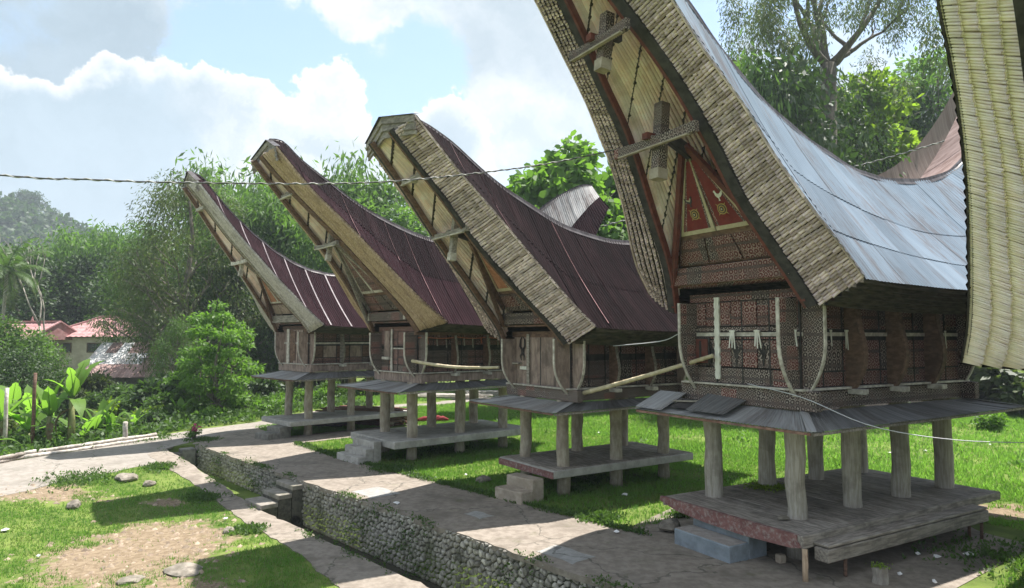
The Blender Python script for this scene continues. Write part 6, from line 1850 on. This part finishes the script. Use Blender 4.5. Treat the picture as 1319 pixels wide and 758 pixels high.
# bamboo poles laid from granary to granary
def pole(a, b, r, label, mat='bamboo', sag=.05):
    a, b = Vector(a), Vector(b)
    o = empty('bamboo_pole', tuple(a), 0, label, 'pole')
    d = b - a; n = 14
    pts = [d * (i / n) + Vector((0, 0, -sag * math.sin(math.pi * i / n))) for i in range(n + 1)]
    mb = MB(); P = []; rr = []
    for i, q in enumerate(pts):
        P.append(q); rr.append(r * (1 - .25 * i / n))
        if i < n:
            m = q.lerp(pts[i + 1], .93); P.append(m); rr.append(r * (1 - .25 * i / n) * .98)
            P.append(q.lerp(pts[i + 1], .965)); rr.append(r * (1 - .25 * i / n) * 1.12)
    mb.tube(P, rr, 8); mb.build('culm', mat, o, smooth=True)
MAT['pole_pale'] = wmat('pale_bamboo_pole', (.46, .38, .24), (.60, .52, .36), (4, 4, 4), .6, .15, .003, (.3, .24, .15), .5, 3)
pole(wpos(SB, 1.86, .05, 2.95), wpos(SA, -.72, -.38, 4.08), .065, 'pale bamboo pole slanting up from the second granary to the nearest', 'pole_pale', .02)
pole(wpos(SCc, 1.90, -.55, 3.66), wpos(SB, -2.05, -.3, 3.53), .06, 'pale bamboo pole spanning from the third granary to the second', 'pole_pale', .10)

def cable(pts, r, label, mat, n=40, sag=0.0, name='power_cable', cat='cable'):
    P = interp_curve(pts, n)
    o = empty(name, tuple(P[0]), 0, label, cat)
    MB().tube([Vector(p) - Vector(P[0]) for p in P], r, 5).build('strand', mat, o, smooth=True)
    # twisted pair: the second strand winds round the first
    Q = []
    for i in range(len(P) * 6 - 5):
        f = i / 6; k = min(int(f), len(P) - 2); q = P[k] + (P[k + 1] - P[k]) * (f - k)
        Q.append(Vector(q) - Vector(P[0]) + Vector((0, math.cos(i * 1.1), math.sin(i * 1.1))) * r * 1.3)
    MB().tube(Q, r * .8, 4).build('strand', 'cable_light', o, smooth=True)
    return o
MAT['cable_light'] = wmat('pale_cable_strand', (.35, .33, .31), (.5, .48, .46), (9, 9, 9), .6, 0)
cable([(-34, 3.0, 8.2), (-20, 6.9, 7.35), (-8.5, 10.5, 7.07), (-7.12, 11.0, 7.09), (-5.59, 11.8, 7.21), (-2.74, 13.2, 7.54), (.01, 14.4, 8.11), (1.75, 15.0, 8.57), (3.27, 15.6, 9.09), (4.4, 16.2, 9.5)], .013, 'twisted power cable strung across the sky in front of three prows', 'cable', 130)
cable([(1.86, 40, 10.14), (6.76, 39, 11.31), (13.19, 38, 12.6), (19.73, 37, 14.12), (24.26, 36, 15.34)], .03, 'twisted cable in front of the trees behind the nearest roof', 'cable', 40)
def wire(pts, r, label):
    P = interp_curve(pts, 30); o = empty('wire', tuple(P[0]), 0, label, 'wire')
    MB().tube([Vector(p) - Vector(P[0]) for p in P], r, 5).build('strand', 'wire_white', o, smooth=True)
w0 = wpos(SA, .3, -.42, 3.50); w1 = wpos(SA, 1.62, -.38, 3.30)
wire([tuple(w0), tuple(w1), (6.76, 13.0, 2.84), (7.97, 12.6, 2.64), (9.3, 12.3, 2.62), (11.4, 12.0, 2.67)], .009, 'pale wire sagging from the nearest granary across to the right edge')
wire([(2.82, 19.0, 4.26), (3.8, 17.5, 4.40), (3.95, 16.0, 4.60)], .012, 'pale wire dangling from the eave of the second granary')

# dry palm-leaf tassels hung on the wall rails of the nearest granary
def tassel(S, facing, a, z, n, label, L=.38, mat='white', group='palm-leaf tassels on the nearest granary'):
    if facing == 'f': p = wpos(S, a, S['yf'] - .10, z)
    else: p = wpos(S, S['hb'] + .075, a, z)
    pr = random.Random(int(a * 100) + 5)
    t = empty('leaf_tassel', tuple(p), S['yaw'] if facing == 'f' else S['yaw'] + math.pi / 2, label, 'tassel', group)
    MB().box((0, 0, .02), (.05 * n, .03, .04)).build('knot', mat, t)
    for k in range(n):
        x = (k - (n - 1) / 2) * .055; e = x * 1.5 + pr.uniform(-.03, .03); l = L * pr.uniform(.8, 1.1)
        MB().bar((x * .6, 0, .03), (e, -.01, -l), .042, .008, (0, 1, 0), .028, .006).build('strip', mat, t)
for a, n, lab in [(-.21, 3, 'white leaf tassel at the middle of the carved front wall'), (.47, 3, 'white leaf tassel right of the middle of the carved front wall'), (1.40, 2, 'white leaf tassel at the front corner of the nearest granary')]:
    tassel(SA, 'f', a, 4.62, n, lab)
for a, n, lab in [(.64, 1, 'thin leaf tassel on the side wall nearest its front corner'), (1.17, 2, 'double leaf tassel left of the first curved side board'), (1.66, 1, 'thin leaf tassel close beside the first curved side board'), (2.88, 1, 'thin leaf tassel right after the first curved side board'), (3.30, 1, 'thin leaf tassel left of the second curved side board'), (4.50, 1, 'thin leaf tassel past the second curved side board'), (5.04, 1, 'thin leaf tassel nearest the right prow on the side wall')]:
    tassel(SA, 's', a, 4.62, n, lab, .36)
gc = empty('orange_cord', tuple(wpos(SCc, SCc['hb'] + .12, .2, 4.52)), SCc['yaw'] + math.pi / 2, 'faded orange cord looped along the side wall of the third granary', 'cord')
MB().tube([(x, 0, -.06 * abs(math.sin(x * 2.2))) for x in np.linspace(-.3, 3.6, 40)], .018, 5).build('cord', 'orange_cloth', gc)
for k, x in enumerate(np.linspace(.1, 3.4, 9)):
    MB().bar((x, 0, -.03), (x + .02, -.01, -.26 - .08 * (k % 3)), .05, .008, (0, 1, 0)).build('strip', 'orange_cloth' if k % 3 == 0 else 'wood', gc)

MAT['red_cloth'] = wmat('red_cloth', (.16, .018, .024), (.25, .04, .045), (5, 5, 5), .9, .2)
# logs along the road edge, stakes
pr = random.Random(31)
LG = [(-18.5, 22.6), (-18.4, 24.7), (-17.98, 26.14), (-17.28, 27.37), (-16.55, 28.74), (-15.8, 30.6)]
for k in range(4):
    for i in range(3):
        f0, f1 = i * 5 / 3 - .05, (i + 1) * 5 / 3 + .05
        ip = lambda f: Vector((float(np.interp(f, range(6), [q[0] for q in LG])), float(np.interp(f, range(6), [q[1] for q in LG])), 0))
        a, b_ = ip(max(f0, 0)), ip(min(f1, 5))
        off = Vector((-.15 * (k % 3) + pr.uniform(-.03, .03) - .05 * (k == 3), -.06 * (k % 3), .06 + .115 * (k == 3) + .02 * (k % 2)))
        o = empty('edge_log', tuple(a + off), 0, ('front log', 'middle log', 'rear log', 'top log')[k] + ' of the road edging, ' + ('cut by the left edge of the view', 'below the tall banana plant', 'by the short stout stake')[i], 'log', 'logs laid along the road edge')
        d = b_ - a
        MB().tube([d * f + Vector((pr.uniform(-.03, .03), pr.uniform(-.03, .03), pr.uniform(-.01, .01))) for f in np.linspace(0, 1, 7)], [.075 * pr.uniform(.8, 1.15) for _ in range(7)], 8).build('log', 'wood_pale' if (i + k) % 3 else 'wood', o, smooth=True)
for (x, y, h, r, lab) in [(-20.0, 27.1, 2.5, .08, 'thick grey stake at the left edge of the road'), (-19.5, 27.95, 3.05, .075, 'tall brown stake among the banana plants'), (-16.5, 29.3, .9, .11, 'short stout stake by the log edging')]:
    o = empty('stake', (x, y, 0), 0, lab, 'stake')
    MB().tube([(0, 0, -.2), (.02, .01, h * .4), (-.01, .02, h * .75), (.02, 0, h)], [r, r * .95, r * .9, r * .85], 8).build('pole', 'wood_pale' if h < 2.6 else 'wood_brown', o, smooth=True)

# sawn timber stacked beyond the farthest granary
def timber_pile(loc, rz, label, n, L, mats, layers):
    t = empty('timber_pile', loc, rz, label, 'timber pile')
    pr = random.Random(n * 7 + layers)
    for l in range(layers):
        for k in range(n):
            x = pr.uniform(-.25, .25); y = (k - n / 2) * .30 + pr.uniform(-.05, .05)
            M = Matrix.Rotation(pr.uniform(-.07, .07), 3, 'Z')
            MB().box((x, y, .08 + l * .115), (L * pr.uniform(.75, 1.05), .24, .07), M).build('plank', pr.choice(mats), t)
    for x in (-L * .3, L * .3):
        MB().box((x, 0, .02), (.12, n * .3, .06)).build('bearer', 'wood', t)
timber_pile((-7.6, 36.2, 0), -.35, 'stack of red-brown planks behind the farthest platform', 6, 4.6, ['wood_brown', 'wood_brown', 'red', 'wood'], 7)
timber_pile((-9.6, 35.4, 0), -.2, 'low stack of dark planks beside the farthest posts', 5, 3.2, ['wood_brown', 'wood', 'wood_dark'], 4)
timber_pile((-4.6, 50.5, 0), -.1, 'pale flat plank stack across the lawn behind the third granary', 5, 6.0, ['wood_pale', 'wood_pale', 'concrete'], 3)
timber_pile((-1.4, 53.5, 0), .1, 'farther pale plank stack beside the back path', 5, 5.0, ['wood_pale', 'wood_pale'], 3)
rb = empty('red_bundle', (-4.5, 36.8, 0), .2, 'red cloth bundle on the grass behind the third platform', 'bundle')
for k in range(5):
    MB().tube([(-.7 + .2 * k, -.1, .08), (-.2 + .25 * k, .05, .16 + .04 * (k % 2)), (.5 + .15 * k, 0, .07)], [.06, .13, .05], 7).build('fold', 'red_cloth', rb, smooth=True)
# scraps of litter on the grass and the yard
pr = random.Random(77)
for (x, y, where_) in [(3.2, 19.6, 'on the grass just right of the tan cement steps'), (5.1, 18.3, 'on the dark grass left of the nearest platform'), (8.35, 14.3, 'on the slab below the middle of the bench'), (8.62, 14.1, 'on the slab, second of two below the bench'), (9.4, 14.3, 'at the grass edge right of the bench'), (7.3, 13.1, 'on the grass beside the sawn stump'), (7.7, 12.7, 'in the grass at the bottom edge, right of the stump'), (14.7, 26.7, 'on the lawn seen between the right-hand posts'), (15.7, 27.6, 'on the lawn beyond the nearest granary, largest of its group'), (16.2, 27.0, 'on the lawn behind the last right post'), (19.8, 28.5, 'on the lawn at the right edge of the view'), (4.0, 31.9, 'on the lawn behind the second platform'), (-1.5, 22.4, 'on the grass behind the second platform steps'), (-8.1, 19.6, 'on the lower grass by the concrete strip'), (-13.2, 18.1, 'at the far left of the lower grass'), (-11.1, 16.3, 'on the grass left of the bare earth'), (-3.1, 18.6, 'on the upper path near the retaining wall'), (2.4, 15.9, 'on the upper path before the nearest platform'), (17.0, 33, 'far back on the lawn at the right')]:
    z = H(x, y)
    s = pr.uniform(.05, .13)
    q = [Vector((math.cos(a) * s * pr.uniform(.5, 1.1), math.sin(a) * s * pr.uniform(.5, 1.1), pr.uniform(.015, .06))) for a in np.linspace(0, 6.28, 7)[:-1]]
    mb = MB(); mb.add(q + [v - Vector((0, 0, .012)) for v in q] + [Vector((0, 0, .07)), Vector((0, 0, .0))], [(i, (i + 1) % 6, 12) for i in range(6)] + [((i + 1) % 6 + 6, i + 6, 13) for i in range(6)] + [(i, i + 6, (i + 1) % 6 + 6, (i + 1) % 6) for i in range(6)])
    o = place('litter_scrap', mb.mesh('litter_scrap', 'litter'), None, (x, y, z + .035)); tag(o, 'pale litter scrap ' + where_, 'litter', 'scraps of litter')

# ------------------------------------------------------------------ houses down in the valley
MAT['roof_tile_red'] = wmat('pinkish_roof_tile', (.34, .17, .17), (.45, .26, .255), (3, 3, 3), .7, .2, .01, (.26, .10, .09), .4, .8, objr=.12)
MAT['plaster'] = wmat('cream_plaster', (.52, .46, .39), (.64, .58, .51), (2, 2, 2), .9, .1, .004, (.3, .25, .2), .4, .7)
MAT['glass_dark'] = wmat('dark_window', (.02, .022, .024), (.035, .036, .038), (3, 3, 3), .2, 0, spec=.5)
MAT['tin_white'] = tin_mat('whitened_tin', (.50, .49, .48), (.62, .61, .60), (.34, .24, .21), .5, .5)
MAT['tin_pink'] = tin_mat('pink_rusted_tin', (.34, .22, .20), (.44, .31, .28), (.24, .14, .12), .7, .6)
MAT['shed_wall'] = wmat('shed_block_wall', (.16, .15, .14), (.24, .225, .21), (3, 3, 3), .9, .2)
def hip_house(loc, rz, label, w, d, hw, rise, gable=False):
    t = empty('village_house', loc, rz, label, 'house')
    wall = MB().box((0, 0, hw / 2), (w, d, hw)).build('wall', 'plaster', t)
    e = .7
    a = [Vector((-w / 2 - e, -d / 2 - e, hw)), Vector((w / 2 + e, -d / 2 - e, hw)), Vector((w / 2 + e, d / 2 + e, hw)), Vector((-w / 2 - e, d / 2 + e, hw))]
    rl = (w - d) / 2 if w > d else 0.05
    if gable: rl = w / 2 + e
    r0, r1 = Vector((-rl - .02, 0, hw + rise)), Vector((rl + .02, 0, hw + rise))
    mb = MB()
    for quad in ((a[0], a[1], r1, r0), (a[2], a[3], r0, r1), (a[1], a[2], r1, r1), (a[3], a[0], r0, r0)):
        P = []
        for i in range(37):
            f = i / 36; row = []
            for j in range(13):
                g = j / 12; p = quad[0].lerp(quad[1], f).lerp(quad[3].lerp(quad[2], f), g)
                row.append(p + Vector((0, 0, .05 * abs(math.sin(f * 18 * math.pi)) + .05 * (1 - (j % 2)))))
            P.append(row)
        mb.grid(P)
    rf = mb.build('roof', 'roof_tile_red', t)
    rc = MB()
    for p in a: rc.bar(p + Vector((0, 0, .12)), (r0 if p.x < 0 else r1) + Vector((0, 0, .12)), .22, .12)
    rc.bar(r0 + Vector((0, 0, .14)), r1 + Vector((0, 0, .14)), .24, .14); rc.build('ridge_tile', 'roof_tile_red', rf)
    MB().tube([(0, 0, hw + rise + .1), (0, 0, hw + rise + .6)], [.14, .03], 6).build('finial', 'roof_tile_red', rf)
    for x in np.linspace(-w / 2 + 1.2, w / 2 - 1.2, 3):
        fr = MB().box((x, -d / 2 - .02, hw - .95), (1.1, .06, .9)).build('window', 'wood_brown', t)
        MB().box((x, -d / 2 - .055, hw - .95), (.95, .02, .75)).build('pane', 'glass_dark', fr)
    for x in (-w / 2 - .5, w / 2 + .5):
        MB().box((x, -d / 2 - .5, hw / 2), (.14, .14, hw)).build('veranda_post', 'wood_pale', t)
x, y = at(140, 66); hip_house((x, y, -2.4), .15, 'house with pinkish red tiled hip roof down in the valley', 7.2, 6.0, 6.9, 1.9)
x, y = at(42, 62); hip_house((x, y, -2.4), -.2, 'cream-walled house with faded red roof half hidden at the left', 4.6, 5.0, 6.6, 1.6, True)
sh = empty('tin_shed', (*at(176, 53), -2.4), .06, 'long shed with patchwork roof of pink and white tin sheets', 'shed')
MB().box((0, 1.2, 1.95), (7.0, 3.4, 3.9)).build('wall', 'shed_wall', sh)
prs = random.Random(12)
for r in range(3):
    for k in range(9):
        x0 = -3.9 + k * .86; f0, f1 = r / 3 - .02, (r + 1) / 3 + .03
        P = []; U = []
        for i in range(25):
            x = x0 + .9 * i / 24
            P.append([(x, -1.3 + 3.9 * f, 3.9 + 2.5 * f + .02 * math.cos(x * 50) + .012 * (2 - r) + .006 * (k % 2)) for f in np.linspace(f0, f1, 3)])
            U.append([(x, f * 2) for f in np.linspace(f0, f1, 3)])
        mt = ['tin_pink', 'tin_white', 'tin_rust'][0 if r == 0 and prs.random() < .75 else (1 if r == 1 and prs.random() < .75 else prs.randrange(3))]
        MB().grid(P, U).build('roof_sheet', mt, sh)

# the house whose rusty roof rises behind the nearest ridge
rx, ry = at(1088, 42)
rh = empty('back_house', (rx, ry, 0), SA['yaw'], 'house behind the trees with rusty pinkish upswept tin roof', 'house')
rh.scale = (.9, .9, .9)
def bk(y): return 15.6 + .030 * max(0, y + 1.0) ** 2.05 + .006 * min(0, y) ** 2
rows_b = [0, .16, .30, .44, .58, .72, .86, 1.0]
for q in range(len(rows_b) - 1):
    for sx in (1, -1):
        P = []; U = []
        for i in range(90):
            y = -7 + 23 * i / 89; row = []; ur = []
            for j in range(4):
                f = rows_b[q] + (rows_b[q + 1] - rows_b[q] + .012) * j / 3
                top = bk(y); eave = 10.2 + .012 * max(0, y) ** 2
                xx = sx * (4.6 * f ** 1.15); zz = top + (eave - top) * f ** (.72 if q else .72) + .03 * (len(rows_b) - q) + .012 * math.cos(y * 40)
                row.append((xx, y, zz)); ur.append((y, f * 4))
            P.append(row); U.append(ur)
        MB().grid(P, U).build('roof_sheet', 'tin_rust', rh, smooth=True)
MB().box((0, 2.0, 5.2), (5.6, 13, 10.4)).build('wall', 'plain_panel', rh)
for (x, y) in ((-2.9, -4.6), (2.9, -4.6), (2.9, 2), (-2.9, 2), (2.9, 8.6), (-2.9, 8.6)):
    MB().tube([(x, y, -.2), (x, y, 10.6)], .26, 9).build('post', 'post', rh)
# ------------------------------------------------------------------ the damp air of the valley
def haze():
    m = bpy.data.materials.new('valley_haze'); m.use_nodes = True
    nt = m.node_tree; nt.nodes.clear()
    out = nd(nt, 'ShaderNodeOutputMaterial')
    vol = nd(nt, 'ShaderNodeVolumePrincipled')
    vol.inputs['Color'].default_value = (.78, .87, .96, 1)
    vol.inputs['Density'].default_value = HAZE
    vol.inputs['Anisotropy'].default_value = .2
    nt.links.new(vol.outputs[0], out.inputs['Volume'])
    lo = (-960, -960, -6.0); hi = (960, 960, 170.0)
    mb = MB().box(((lo[0] + hi[0]) / 2, (lo[1] + hi[1]) / 2, (lo[2] + hi[2]) / 2), (hi[0] - lo[0], hi[1] - lo[1], hi[2] - lo[2]))
    o = mb.build('haze', m); o['kind'] = 'stuff'
    o.display_type = 'WIRE'
HAZE = .0006
haze()
